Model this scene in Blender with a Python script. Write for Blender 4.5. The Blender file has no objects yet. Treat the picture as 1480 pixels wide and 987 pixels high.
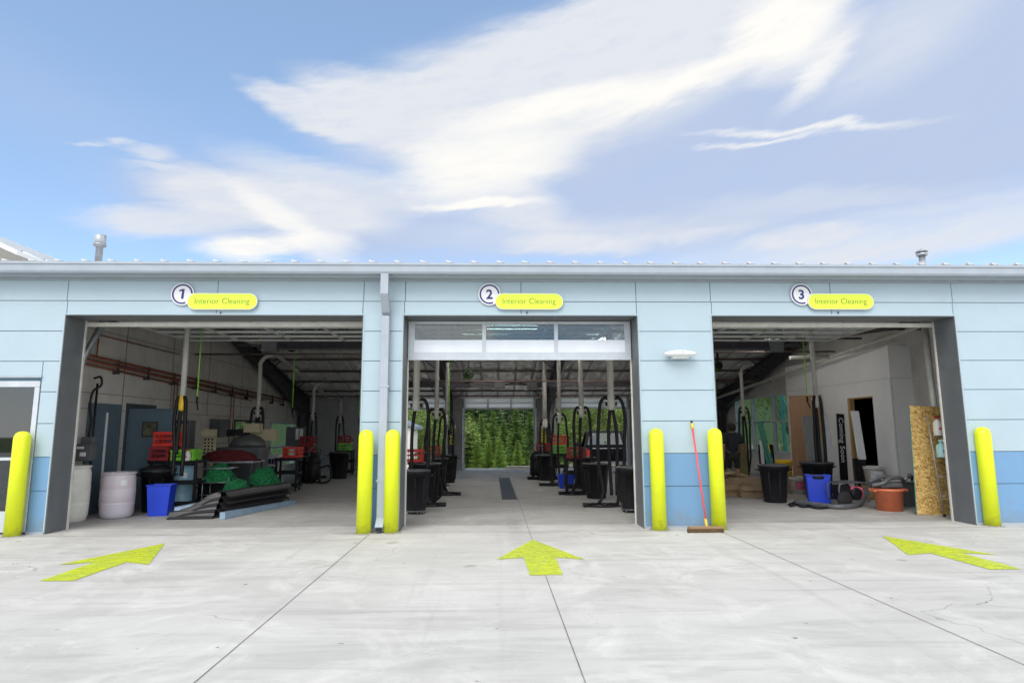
import bpy, math, random
from mathutils import Vector, Matrix, noise
random.seed(7)
R = math.radians
sc = bpy.context.scene
C = sc.collection
# ------------------------------------------------------------------ camera
F, YAW, PIT, ROL, H, CX, CY = 897.8, .0331, .1422, -.0046, 1.52, 740, 493.5
_s, _c = math.sin, math.cos
_r = Vector((_c(YAW), -_s(YAW), 0)); _f = Vector((_s(YAW)*_c(PIT), _c(YAW)*_c(PIT), _s(PIT))); _u = Vector((-_s(YAW)*_s(PIT), -_c(YAW)*_s(PIT), _c(PIT)))
CR = _r*_c(ROL)+_u*_s(ROL); CU = -_r*_s(ROL)+_u*_c(ROL)
def ray(px, py): return _f+CR*((px-CX)/F)-CU*((py-CY)/F)
def W(px, py, Y): d = ray(px, py); t = Y/d.y; return Vector((d.x*t, Y, H+d.z*t))
def G(px, py, z=0.0): d = ray(px, py); t = (z-H)/d.z; return Vector((d.x*t, d.y*t, z))
def WX(px, py, X): d = ray(px, py); t = X/d.x; return Vector((X, d.y*t, H+d.z*t))
cam = bpy.data.cameras.new('camera'); camo = bpy.data.objects.new('camera', cam); C.objects.link(camo)
cam.sensor_width = 36; cam.lens = F/1480*36; cam.clip_end = 2000; cam.clip_start = .05
m = Matrix((CR, CU, -_f)).transposed().to_4x4(); m.translation = (0, 0, H); camo.matrix_world = m
sc.camera = camo
# ------------------------------------------------------------------ light
SUN_EL, SUN_AZ = 47, 202          # azimuth clockwise from +Y: behind the viewer, a little left
sunl = bpy.data.lights.new('sun', 'SUN'); sunl.energy = 1.25; sunl.angle = R(32); sunl.color = (1, .965, .91)
suno = bpy.data.objects.new('sun', sunl); C.objects.link(suno)
sd = Vector((math.sin(R(SUN_AZ))*math.cos(R(SUN_EL)), math.cos(R(SUN_AZ))*math.cos(R(SUN_EL)), math.sin(R(SUN_EL))))
suno.rotation_euler = sd.to_track_quat('Z', 'Y').to_euler(); suno.location = (0, -10, 20)
sc.view_settings.view_transform = 'Standard'; sc.view_settings.look = 'None'; sc.view_settings.exposure = 0.68; sc.view_settings.gamma = 1
sc.render.engine = 'CYCLES'; sc.cycles.diffuse_bounces = 7; sc.cycles.max_bounces = 14
SKY_STRENGTH = .105
w = bpy.data.worlds.new("World"); sc.world = w; w.use_nodes = True
def build_sky():
    nt = w.node_tree; N = nt.nodes; L = nt.links; N.clear()
    def mth(op, a, b=None, c=None, clamp=False):
        n = N.new('ShaderNodeMath'); n.operation = op; n.use_clamp = clamp
        for i, v in enumerate((a, b, c)):
            if v is None: continue
            if isinstance(v, (int, float)): n.inputs[i].default_value = v
            else: L.new(v, n.inputs[i])
        return n.outputs[0]
    sky = N.new('ShaderNodeTexSky'); sky.sky_type = 'NISHITA'; sky.sun_disc = False
    sky.sun_elevation = R(SUN_EL); sky.sun_rotation = R(SUN_AZ); sky.altitude = 1500; sky.air_density = 1.0; sky.dust_density = .6; sky.ozone_density = 1.6
    tc = N.new('ShaderNodeTexCoord'); sp = N.new('ShaderNodeSeparateXYZ'); L.new(tc.outputs['Generated'], sp.inputs[0])
    az = mth('ARCTAN2', sp.outputs[0], sp.outputs[1]); el = mth('ARCSINE', sp.outputs[2])
    cb = N.new('ShaderNodeCombineXYZ'); L.new(az, cb.inputs[0]); L.new(el, cb.inputs[1])
    # streaky warp: noise stretched along the wind
    rot = N.new('ShaderNodeMapping'); rot.inputs['Rotation'].default_value = (0, 0, R(-9)); L.new(cb.outputs[0], rot.inputs[0])
    def streak(scx, scy, detail, rough=.55, seed=0, dist=0.0):
        mp = N.new('ShaderNodeMapping'); mp.inputs['Scale'].default_value = (scx, scy, 1); mp.inputs['Location'].default_value = (seed, seed*.7, seed)
        L.new(rot.outputs[0], mp.inputs[0])
        nz = N.new('ShaderNodeTexNoise'); nz.inputs['Scale'].default_value = 1; nz.inputs['Detail'].default_value = detail; nz.inputs['Roughness'].default_value = rough; nz.inputs['Distortion'].default_value = dist
        L.new(mp.outputs[0], nz.inputs[0]); return nz
    n1 = streak(5, 16, 8, .58, 3.1, .4); n2 = streak(16, 70, 6, .6, 8.7, .3)
    def vm(op, a, b, scale=None):
        n = N.new('ShaderNodeVectorMath'); n.operation = op
        for i, v in enumerate((a, b)):
            if v is None: continue
            if isinstance(v, tuple): n.inputs[i].default_value = v
            else: L.new(v, n.inputs[i])
        if scale is not None: n.inputs['Scale'].default_value = scale
        return n.outputs[0]
    w1 = vm('SCALE', vm('SUBTRACT', n1.outputs['Color'], (.5, .5, .5)), None, .085)
    w2 = vm('SCALE', vm('SUBTRACT', n2.outputs['Color'], (.5, .5, .5)), None, .03)
    w1 = vm('MULTIPLY', w1, (1, .55, 0)); w2 = vm('MULTIPLY', w2, (1.3, .5, 0))
    P = vm('ADD', vm('ADD', cb.outputs[0], w1), w2)
    def azel(px, py):
        d = ray(px, py).normalized(); return math.atan2(d.x, d.y), math.asin(d.z)
    def ell(px, py, rx, ry, ang, soft, amp):
        # an elliptical cloud patch about a direction; radii given in photo pixels, turned into radians
        a0, e0 = azel(px, py); a1, e1 = azel(px+10, py); sx = abs(a1-a0)/10; a2, e2 = azel(px, py-10); sy = abs(e2-e0)/10
        v = vm('SUBTRACT', P, (a0, e0, 0)); v = vm('MULTIPLY', v, (1/sx, 1/sy, 0))
        rt = N.new('ShaderNodeVectorRotate'); rt.rotation_type = 'Z_AXIS'; rt.inputs['Angle'].default_value = -R(ang); L.new(v, rt.inputs[0])
        v = vm('MULTIPLY', rt.outputs[0], (1/rx, 1/ry, 0))
        ln = N.new('ShaderNodeVectorMath'); ln.operation = 'LENGTH'; L.new(v, ln.inputs[0])
        mr = N.new('ShaderNodeMapRange'); mr.interpolation_type = 'SMOOTHSTEP'; L.new(ln.outputs['Value'], mr.inputs['Value'])
        mr.inputs['From Min'].default_value = 1+soft; mr.inputs['From Max'].default_value = 1-soft
        mr.inputs['To Min'].default_value = 0; mr.inputs['To Max'].default_value = amp
        return mr.outputs[0]
    def union(es):
        acc = None
        for e in es:
            o = ell(*e)
            # 1-(1-a)(1-b)
            acc = o if acc is None else mth('SUBTRACT', mth('ADD', acc, o), mth('MULTIPLY', acc, o))
        return acc
    shade = union([(820, 140, 330, 120, 12, .3, .85), (640, 195, 190, 45, -14, .3, .7), (420, 305, 230, 62, 0, .3, .75), (1180, 190, 560, 165, 6, .35, .9), (1480, 90, 300, 200, 0, .5, .8), (760, 330, 330, 38, 0, .6, .6), (560, 330, 150, 60, 0, .6, .5), (1330, 330, 330, 60, 0, .6, .35), (30, 130, 330, 60, -10, .9, .22)])
    white = union([(640, 185, 200, 48, -14, .22, .93), (850, 95, 220, 85, 16, .4, .9), (460, 165, 95, 26, -12, .35, .9), (800, 130, 300, 95, 12, .3, .92), (890, 45, 210, 60, 14, .35, .9), (590, 112, 70, 8, 18, .6, .75),
                   (400, 295, 170, 40, -2, .3, .92), (245, 322, 110, 20, 6, .5, .85), (520, 268, 170, 26, -8, .4, .7), (700, 275, 120, 38, -22, .4, .8), (1000, 75, 230, 60, 20, .5, .55),
                   (212, 222, 40, 9, 6, .6, .65), (214, 241, 40, 6, 4, .6, .55), (112, 204, 22, 5, 10, .7, .6), (160, 207, 18, 5, 10, .7, .6),
                   (830, 352, 85, 15, -2, .4, .85), (1170, 345, 90, 15, -3, .5, .75), (1300, 362, 220, 16, 0, .6, .8), (1210, 290, 200, 14, -6, .7, .35), (1440, 318, 80, 12, 0, .6, .5), (1230, 352, 300, 26, 0, .7, .55), (870, 338, 240, 22, 0, .7, .5), (1380, 300, 160, 10, -3, .8, .4), (985, 335, 90, 8, 0, .6, .5), (760, 325, 80, 8, -3, .6, .5)])
    bright = union([(1140, 42, 75, 62, 0, .6, 1), (1010, 112, 180, 17, 18, .6, .9), (830, 152, 160, 20, 8, .6, .9), (700, 235, 110, 50, 10, .5, .85), (690, 298, 80, 8, 2, .5, 1), (1190, 95, 70, 18, 35, .7, .7),
                    (1165, 186, 125, 6, -9, .9, .75), (1100, 205, 75, 4, -4, .9, .7), (420, 325, 90, 20, -30, .6, .7), (370, 358, 75, 15, 6, .5, .9), (480, 350, 40, 14, 0, .6, .6), (1310, 55, 120, 50, 20, .9, .3)])
    # wisps: break the densities a little
    br = mth('MULTIPLY_ADD', n2.outputs['Fac'], .9, .55)
    shade = mth('MULTIPLY', shade, mth('MULTIPLY_ADD', n1.outputs['Fac'], .4, .8), clamp=True)
    white = mth('MULTIPLY', white, br, clamp=True); bright = mth('MULTIPLY', bright, br, clamp=True)
    # unseen uneven cloud behind and beside the viewer, made bright to light facade and bays
    n3 = streak(2.2, 6, 6, .6, 21, .2); back = N.new('ShaderNodeMapRange'); L.new(n3.outputs['Fac'], back.inputs['Value']); back.inputs['From Min'].default_value = .3; back.inputs['From Max'].default_value = .55; back.inputs['To Max'].default_value = .95
    side = N.new('ShaderNodeMapRange'); L.new(mth('ABSOLUTE', az), side.inputs['Value']); side.inputs['From Min'].default_value = .75; side.inputs['From Max'].default_value = 1.2; side.interpolation_type = 'SMOOTHSTEP'
    backc = mth('MULTIPLY', back.outputs[0], side.outputs[0])
    def bg(col, st):
        b = N.new('ShaderNodeBackground'); b.inputs[1].default_value = st
        if isinstance(col, tuple): b.inputs[0].default_value = (*col, 1)
        else: L.new(col, b.inputs[0])
        return b.outputs[0]
    def mix(f, a, b):
        n = N.new('ShaderNodeMixShader'); L.new(f, n.inputs[0]); L.new(a, n.inputs[1]); L.new(b, n.inputs[2]); return n.outputs[0]
    # slight milky haze over the blue
    hz = N.new('ShaderNodeMix'); hz.data_type = 'RGBA'; hz.inputs[0].default_value = .0
    base = bg(sky.outputs[0], SKY_STRENGTH)
    milky = N.new('ShaderNodeAddShader')
    L.new(base, milky.inputs[0]); L.new(bg((.50, .72, 1.0), .19), milky.inputs[1])
    sh = mix(shade, milky.outputs[0], bg((.535, .635, .85), .60))
    sh = mix(white, sh, bg((.85, .885, .95), .575))
    sh = mix(bright, sh, bg((1.0, .985, .945), .63))
    sh = mix(backc, sh, bg((1.0, .985, .96), 1.25))
    o = N.new('ShaderNodeOutputWorld'); L.new(sh, o.inputs[0])
    w.cycles.sampling_method = 'MANUAL'; w.cycles.sample_map_resolution = 1024
build_sky()
# ------------------------------------------------------------------ materials
def mat(name, col, rough=.6, metal=0, var=.06, scale=6, bump=.0, bscale=60, col2=None, spec=.5, stretch=(1, 1, 1), trans=0, alpha=None, grunge=0, coords='Object'):
    ma = bpy.data.materials.new(name); ma.use_nodes = True; nt = ma.node_tree; N = nt.nodes; L = nt.links
    b = N['Principled BSDF']; b.inputs['Roughness'].default_value = rough; b.inputs['Metallic'].default_value = metal
    b.inputs['Specular IOR Level'].default_value = spec; b.inputs['Transmission Weight'].default_value = trans
    tc = N.new('ShaderNodeTexCoord'); mp = N.new('ShaderNodeMapping'); mp.inputs['Scale'].default_value = stretch; L.new(tc.outputs[coords], mp.inputs[0])
    nz = N.new('ShaderNodeTexNoise'); nz.inputs['Scale'].default_value = scale; nz.inputs['Detail'].default_value = 6; nz.inputs['Roughness'].default_value = .6; L.new(mp.outputs[0], nz.inputs[0])
    mx = N.new('ShaderNodeMix'); mx.data_type = 'RGBA'
    c2 = col2 or tuple(min(1, c*(1+var*2)) for c in col); c1 = col if col2 else tuple(c*(1-var*2) for c in col)
    mx.inputs[6].default_value = (*c1, 1); mx.inputs[7].default_value = (*c2, 1)
    rm = N.new('ShaderNodeMapRange'); rm.inputs['From Min'].default_value = .3; rm.inputs['From Max'].default_value = .7; L.new(nz.outputs['Fac'], rm.inputs['Value']); L.new(rm.outputs[0], mx.inputs[0])
    out = mx.outputs[2]
    if grunge:
        g = N.new('ShaderNodeTexNoise'); g.inputs['Scale'].default_value = 2.3; g.inputs['Detail'].default_value = 9; g.inputs['Roughness'].default_value = .72; L.new(mp.outputs[0], g.inputs[0])
        gr = N.new('ShaderNodeMapRange'); gr.inputs['From Min'].default_value = .52; gr.inputs['From Max'].default_value = .72; gr.inputs['To Max'].default_value = grunge; L.new(g.outputs['Fac'], gr.inputs['Value'])
        m2 = N.new('ShaderNodeMix'); m2.data_type = 'RGBA'; L.new(gr.outputs[0], m2.inputs[0]); L.new(out, m2.inputs[6]); m2.inputs[7].default_value = (.12, .11, .10, 1); out = m2.outputs[2]
    L.new(out, b.inputs['Base Color'])
    rr = N.new('ShaderNodeMapRange'); rr.inputs['To Min'].default_value = max(0, rough-.08); rr.inputs['To Max'].default_value = min(1, rough+.1); L.new(nz.outputs['Fac'], rr.inputs['Value']); L.new(rr.outputs[0], b.inputs['Roughness'])
    if bump:
        n2 = N.new('ShaderNodeTexNoise'); n2.inputs['Scale'].default_value = bscale; n2.inputs['Detail'].default_value = 5; L.new(mp.outputs[0], n2.inputs[0])
        bp = N.new('ShaderNodeBump'); bp.inputs['Strength'].default_value = bump; bp.inputs['Distance'].default_value = .02; L.new(n2.outputs['Fac'], bp.inputs['Height']); L.new(bp.outputs[0], b.inputs['Normal'])
    return ma
def concrete(name, light, dark, gain=1.0):
    ma = bpy.data.materials.new(name); ma.use_nodes = True; nt = ma.node_tree; N = nt.nodes; L = nt.links; b = N['Principled BSDF']
    g = N.new('ShaderNodeNewGeometry')
    def nz(scx, scy, sc_, det, rough, dist=0, loc=0):
        mp = N.new('ShaderNodeMapping'); mp.inputs['Scale'].default_value = (scx, scy, 1); mp.inputs['Location'].default_value = (loc, loc, 0); L.new(g.outputs['Position'], mp.inputs[0])
        n = N.new('ShaderNodeTexNoise'); n.inputs['Scale'].default_value = sc_; n.inputs['Detail'].default_value = det; n.inputs['Roughness'].default_value = rough; n.inputs['Distortion'].default_value = dist
        L.new(mp.outputs[0], n.inputs[0]); return n.outputs['Fac']
    def mr(v, a, b_, lo=0, hi=1):
        n = N.new('ShaderNodeMapRange'); L.new(v, n.inputs['Value']); n.inputs['From Min'].default_value = a; n.inputs['From Max'].default_value = b_; n.inputs['To Min'].default_value = lo; n.inputs['To Max'].default_value = hi; return n.outputs[0]
    def mixc(f, a, c2):
        n = N.new('ShaderNodeMix'); n.data_type = 'RGBA'; L.new(f, n.inputs[0]) if not isinstance(f, float) else None
        if isinstance(a, tuple): n.inputs[6].default_value = (*a, 1)
        else: L.new(a, n.inputs[6])
        n.inputs[7].default_value = (*c2, 1); return n.outputs[2]
    c = mixc(mr(nz(1, 1.6, .55, 6, .6, .3), .35, .65), light, dark)
    c = mixc(mr(nz(.35, 2.6, 1.6, 8, .68, .8, 5), .48, .76, 0, .7), c, tuple(x*.66 for x in dark))       # trowel and tyre streaks
    c = mixc(mr(nz(1, 1, 1.1, 8, .7, 1.2, 11), .50, .72, 0, .75), c, tuple(min(1, x*1.2) for x in light))   # bleached patches
    c = mixc(mr(nz(1, 1.2, .8, 9, .74, .6, 23), .60, .80, 0, .7), c, (dark[0]*.58, dark[1]*.57, dark[2]*.54)) # stains
    c = mixc(mr(nz(1, 1, 42, 4, .7, 0, 2), .55, .8, 0, .3), c, tuple(x*.6 for x in dark))               # grain
    c = mixc(mr(nz(1, 1, 7, 3, .5, 0, 40), .735, .75, 0, .8), c, (.09, .085, .08))                       # small dark specks
    # hairline cracks and drips
    def vor(scale, w0, w1, mask, loc):
        mp = N.new('ShaderNodeMapping'); mp.inputs['Location'].default_value = (loc, loc*.3, 0); L.new(g.outputs['Position'], mp.inputs[0])
        nn = N.new('ShaderNodeTexNoise'); nn.inputs['Scale'].default_value = 2.2; nn.inputs['Detail'].default_value = 6; L.new(mp.outputs[0], nn.inputs[0])
        va = N.new('ShaderNodeVectorMath'); va.operation = 'MULTIPLY_ADD'; L.new(nn.outputs['Color'], va.inputs[0]); va.inputs[1].default_value = (.5, .5, 0); L.new(mp.outputs[0], va.inputs[2])
        v = N.new('ShaderNodeTexVoronoi'); v.feature = 'DISTANCE_TO_EDGE'; v.inputs['Scale'].default_value = scale; L.new(va.outputs[0], v.inputs[0])
        k = N.new('ShaderNodeMath'); k.operation = 'MULTIPLY'; L.new(mr(v.outputs['Distance'], w0, w1, 1, 0), k.inputs[0]); L.new(mr(nz(1, 1, .5, 3, .5, 0, mask), .56, .64), k.inputs[1]); return k.outputs[0]
    c = mixc(vor(.42, .0005, .0022, 31, 3), c, (.20, .19, .18))
    def mulf(a_, f_):
        k = N.new('ShaderNodeMath'); k.operation = 'MULTIPLY'; L.new(a_, k.inputs[0]); k.inputs[1].default_value = f_; return k.outputs[0]
    c = mixc(mulf(vor(1.3, .0, .05, 12, 8), .22), c, tuple(x*.62 for x in dark))
    c = mixc(mr(nz(1, 1, 2.6, 2, .4, 0, 77), .735, .76, 0, .4), c, (.15, .14, .13))    # oil drips
    c = mixc(mr(nz(2.2, .12, .9, 7, .7, .2, 55), .56, .72, 0, .38), c, tuple(x*.68 for x in dark))   # tyre tracks running into the bays
    L.new(c, b.inputs['Base Color'])
    L.new(mr(nz(1, 1, 3, 5, .6, 0, 9), .3, .7, .55, .8), b.inputs['Roughness'])
    bp = N.new('ShaderNodeBump'); bp.inputs['Strength'].default_value = .25; bp.inputs['Distance'].default_value = .01
    L.new(nz(1, 1, 60, 6, .7), bp.inputs['Height']); L.new(bp.outputs[0], b.inputs['Normal'])
    return ma
def glass(name, tint=(.75, .85, .85), thr=.75, rough=.02):
    # thin pane: see-through plus a clear reflection
    ma = bpy.data.materials.new(name); ma.use_nodes = True; nt = ma.node_tree; N = nt.nodes; L = nt.links; N.clear()
    t = N.new('ShaderNodeBsdfTransparent'); t.inputs[0].default_value = (*[c*thr for c in tint], 1)
    g = N.new('ShaderNodeBsdfGlossy'); g.inputs['Roughness'].default_value = rough; g.inputs[0].default_value = (.9, .95, 1, 1)
    f = N.new('ShaderNodeFresnel'); f.inputs[0].default_value = 1.6
    nz = N.new('ShaderNodeTexNoise'); nz.inputs['Scale'].default_value = 3; bp = N.new('ShaderNodeBump'); bp.inputs['Strength'].default_value = .03; L.new(nz.outputs[0], bp.inputs['Height']); L.new(bp.outputs[0], g.inputs['Normal'])
    mr = N.new('ShaderNodeMapRange'); mr.inputs['From Max'].default_value = 1; mr.inputs['To Min'].default_value = .05; mr.inputs['To Max'].default_value = 1; L.new(f.outputs[0], mr.inputs['Value'])
    m_ = N.new('ShaderNodeMixShader'); L.new(mr.outputs[0], m_.inputs[0]); L.new(t.outputs[0], m_.inputs[1]); L.new(g.outputs[0], m_.inputs[2])
    gm = N.new('ShaderNodeNewGeometry'); fm = N.new('ShaderNodeMath'); fm.operation = 'MULTIPLY_ADD'; L.new(gm.outputs['Backfacing'], fm.inputs[0]); fm.inputs[1].default_value = -1; fm.inputs[2].default_value = 1
    f2 = N.new('ShaderNodeMath'); f2.operation = 'MULTIPLY'; L.new(mr.outputs[0], f2.inputs[0]); L.new(fm.outputs[0], f2.inputs[1]); L.new(f2.outputs[0], m_.inputs[0])
    o = N.new('ShaderNodeOutputMaterial'); L.new(m_.outputs[0], o.inputs[0]); return ma
M = dict(
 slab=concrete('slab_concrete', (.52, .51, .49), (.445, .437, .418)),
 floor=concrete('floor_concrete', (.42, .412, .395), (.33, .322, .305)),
 panel=mat('pale_blue_panel', (.375, .478, .54), .55, var=.018, scale=1.4, bump=.05, bscale=160, coords='Object'),
 base=mat('mid_blue_panel', (.145, .29, .49), .5, var=.025, scale=1.8, bump=.05, bscale=160),
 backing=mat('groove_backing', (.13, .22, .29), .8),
 basegrove=mat('wall_core', (.35, .36, .36), .8),
 reveal=mat('charcoal_metal', (.115, .125, .135), .45, var=.05, scale=3),
 gutter=mat('painted_gutter_metal', (.34, .385, .44), .38, var=.03, scale=4),
 fascia=mat('fascia_metal', (.34, .38, .42), .5, var=.03),
 roof=mat('white_roof_metal', (.55, .56, .58), .4, var=.04),
 galv=mat('galvanised_steel', (.36, .38, .41), .38, .6, var=.12, scale=9),
 alum=mat('pale_aluminium', (.50, .54, .585), .4, .25, var=.04),
 trackpale=mat('pale_door_track', (.62, .61, .57), .5, .2, var=.06),
 reflwhite=mat('painted_reflection', (.72, .77, .84), .5, var=.03, scale=3),
 lime=mat('lime_bollard_sleeve', (.70, .79, .012), .42, var=.02, scale=5),
 limeprint=mat('lime_sign_face', (.64, .80, .05), .4, var=.01),
 limeedge=mat('sign_white', (.72, .73, .73), .4, var=.01),
 navy=mat('navy_print', (.018, .014, .16), .4, var=.02),
 olive=mat('olive_lettering', (.055, .085, .02), .5, var=.02),
 block=mat('painted_block', (.55, .53, .505), .75, var=.05, scale=3, bump=.15, bscale=60, grunge=.12),
 backwall=mat('grey_back_wall', (.34, .34, .35), .75, var=.05, scale=2, bump=.1),
 drywall=mat('drywall', (.80, .80, .81), .8, var=.02, scale=1.2, grunge=.05),
 joint=mat('drywall_joint', (.62, .63, .65), .8, var=.05),
 dark=mat('dark_steel', (.048, .046, .055), .5, .2, var=.15),
 rustprimer=mat('red_primer_steel', (.115, .078, .068), .6, var=.12),
 insul=mat('insulation_blanket', (.84, .81, .77), .42, .45, var=.06, scale=4, bump=.6, bscale=11),
 black=mat('black_plastic', (.011, .011, .014), .45, var=.12, spec=.3),
 blackrub=mat('black_rubber_hose', (.008, .008, .009), .45, var=.1, spec=.25),
 greyplastic=mat('grey_plastic', (.10, .105, .115), .45, var=.08),
 pvc=mat('grey_white_pvc', (.50, .49, .45), .4, var=.05, scale=7),
 chrome=mat('chrome', (.6, .6, .62), .15, .9, var=.03),
 red=mat('red_plastic', (.62, .035, .02), .4, var=.06), darkred=mat('dark_red_plastic', (.26, .015, .018), .5, var=.08),
 green=mat('green_plastic', (.16, .52, .03), .4, var=.06), towel=mat('green_towel', (.008, .15, .05), .95, var=.25, scale=20, bump=.8, bscale=60),
 hosegreen=mat('lime_hose', (.25, .62, .03), .4), blue=mat('blue_plastic', (.012, .055, .62), .38, var=.05, scale=4),
 whiteplastic=mat('white_plastic', (.70, .69, .64), .4, var=.05, scale=3, grunge=.15), pink=mat('cloudy_pink_plastic', (.60, .50, .55), .4, col2=(.62, .60, .66), scale=2.4, grunge=.08),
 palblue=mat('pale_blue_plastic', (.30, .52, .66), .4, var=.06, scale=3), yellow=mat('yellow_plastic', (.75, .48, .02), .45), orange=mat('orange_plastic', (.62, .17, .08), .45, var=.06, grunge=.1),
 doorblue=mat('blue_grey_door', (.088, .135, .172), .5, var=.04), copper=mat('copper_pipe', (.26, .085, .05), .4, .55, var=.2, scale=12),
 cream=mat('cream_plastic', (.42, .37, .24), .7), card=mat('cardboard', (.36, .25, .15), .8, var=.08), cardin=mat('cardboard_inside', (.30, .21, .13), .85),
 ply=mat('plywood', (.33, .18, .10), .65, col2=(.40, .235, .135), scale=2.2, stretch=(9, 9, 1), bump=.1), lumber=mat('lumber', (.50, .33, .14), .65, col2=(.42, .26, .10), scale=3, stretch=(10, 10, .6)),
 bandblue=mat('blue_wrap', (.24, .34, .46), .35, var=.1), darkmetal=mat('dark_sheet_metal', (.02, .02, .023), .45, .1, var=.15, scale=5),
 ladder=mat('green_fibreglass', (.01, .17, .12), .45), label=mat('paper_label', (.72, .73, .75), .6), laby=mat('yellow_label', (.72, .62, .04), .5),
 teal=mat('teal_steel', (.03, .28, .26), .5), paint=mat('pickup_paint', (.006, .006, .008), .5, spec=.15), darkglass=mat('dark_glass', (.01, .012, .014), .08),
 tyre=mat('tyre', (.015, .015, .015), .8), skin=mat('skin', (.36, .20, .14), .55, var=.04), hair=mat('hair', (.02, .013, .01), .8), shirt=mat('dark_shirt', (.016, .018, .026), .85, var=.1), trousers=mat('dark_trousers', (.022, .02, .02), .85),
 bark=mat('bark', (.06, .055, .03), .9), dirt=mat('dirt', (.30, .23, .14), .95, var=.2, scale=.6, bump=.4, bscale=3, coords='Object'), grass=mat('grass', (.05, .10, .025), .95, col2=(.11, .15, .05), scale=.8, bump=.5, bscale=8),
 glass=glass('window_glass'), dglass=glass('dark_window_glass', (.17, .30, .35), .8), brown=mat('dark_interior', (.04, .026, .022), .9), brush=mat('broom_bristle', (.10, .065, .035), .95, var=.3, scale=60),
 wood=mat('broom_block', (.25, .15, .08), .7), redpole=mat('red_pole', (.72, .07, .09), .35), bottle=mat('cyan_bottle', (.40, .66, .66), .3), pinkl=mat('pink_label', (.62, .13, .22), .5), grill=mat('drain_steel', (.055, .055, .06), .6, .4), sill=mat('off_white_kerb', (.55, .53, .44), .8),
 housewall=mat('pale_cladding', (.62, .62, .60), .7), houseroof=mat('slate_roof', (.16, .20, .26), .6), greyboard=mat('grey_board', (.28, .29, .29), .6, var=.12, scale=5, stretch=(6, 6, 1)))
def foliage(name, c1, c2):
    ma = bpy.data.materials.new(name); ma.use_nodes = True; nt = ma.node_tree; N = nt.nodes; L = nt.links; b = N['Principled BSDF']; b.inputs['Roughness'].default_value = .65
    g = N.new('ShaderNodeNewGeometry'); oi = N.new('ShaderNodeObjectInfo'); nz = N.new('ShaderNodeTexNoise'); nz.inputs['Scale'].default_value = 1.7; nz.inputs['Detail'].default_value = 4; L.new(g.outputs['Position'], nz.inputs[0])
    a = N.new('ShaderNodeMath'); a.operation = 'ADD'; L.new(nz.outputs['Fac'], a.inputs[0]); L.new(g.outputs['Random Per Island'], a.inputs[1]); a2 = N.new('ShaderNodeMath'); a2.operation = 'MULTIPLY_ADD'; L.new(oi.outputs['Random'], a2.inputs[0]); a2.inputs[1].default_value = .6; L.new(a.outputs[0], a2.inputs[2])
    mr = N.new('ShaderNodeMapRange'); mr.inputs['From Min'].default_value = .5; mr.inputs['From Min'].default_value = .65; mr.inputs['From Max'].default_value = 1.75; L.new(a2.outputs[0], mr.inputs['Value'])
    mx = N.new('ShaderNodeMix'); mx.data_type = 'RGBA'; mx.inputs[6].default_value = (*c1, 1); mx.inputs[7].default_value = (*c2, 1); L.new(mr.outputs[0], mx.inputs[0]); L.new(mx.outputs[2], b.inputs['Base Color'])
    tr = N.new('ShaderNodeBsdfTranslucent'); L.new(mx.outputs[2], tr.inputs[0]); ms = N.new('ShaderNodeMixShader'); ms.inputs[0].default_value = .42; L.new(b.outputs[0], ms.inputs[1]); L.new(tr.outputs[0], ms.inputs[2]); L.new(ms.outputs[0], N['Material Output'].inputs[0])
    return ma
M['fol_a'] = foliage('spruce_foliage', (.09, .22, .035), (.42, .56, .13)); M['fol_b'] = foliage('dark_spruce_foliage', (.025, .075, .025), (.08, .18, .05)); M['fol_c'] = foliage('broadleaf_foliage', (.08, .15, .03), (.28, .36, .10))
def osb():
    ma = bpy.data.materials.new('strand_board'); ma.use_nodes = True; nt = ma.node_tree; N = nt.nodes; L = nt.links; b = N['Principled BSDF']; b.inputs['Roughness'].default_value = .6
    tc = N.new('ShaderNodeTexCoord'); cols = []
    for k, (ang, off) in enumerate(((.35, 0), (-.75, 3), (1.25, 7))):
        mp = N.new('ShaderNodeMapping'); mp.inputs['Rotation'].default_value = (0, ang, 0); mp.inputs['Location'].default_value = (off, off, off); L.new(tc.outputs['Object'], mp.inputs[0])
        m2 = N.new('ShaderNodeMapping'); m2.inputs['Scale'].default_value = (75, 20, 17); L.new(mp.outputs[0], m2.inputs[0])
        v = N.new('ShaderNodeTexVoronoi'); v.inputs['Scale'].default_value = 1; L.new(m2.outputs[0], v.inputs[0]); sp = N.new('ShaderNodeSeparateColor'); L.new(v.outputs['Color'], sp.inputs[0]); cols.append(sp.outputs)
    def mixf(f, a, c):
        n = N.new('ShaderNodeMix'); n.data_type = 'FLOAT'; st = N.new('ShaderNodeMath'); st.operation = 'GREATER_THAN'; st.inputs[1].default_value = .55; L.new(f, st.inputs[0]); L.new(st.outputs[0], n.inputs[0]); L.new(a, n.inputs[2]); L.new(c, n.inputs[3]); return n.outputs[0]
    f = mixf(cols[0][1], cols[0][0], cols[1][0]); f = mixf(cols[2][1], f, cols[2][0])
    cr = N.new('ShaderNodeValToRGB'); e = cr.color_ramp.elements; e[0].color = (.20, .105, .03, 1); e[1].color = (.78, .56, .24, 1); e.new(.3).color = (.42, .25, .07, 1); e.new(.65).color = (.60, .40, .13, 1)
    L.new(f, cr.inputs[0]); L.new(cr.outputs[0], b.inputs['Base Color']); return ma
M['osb'] = osb()
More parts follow.
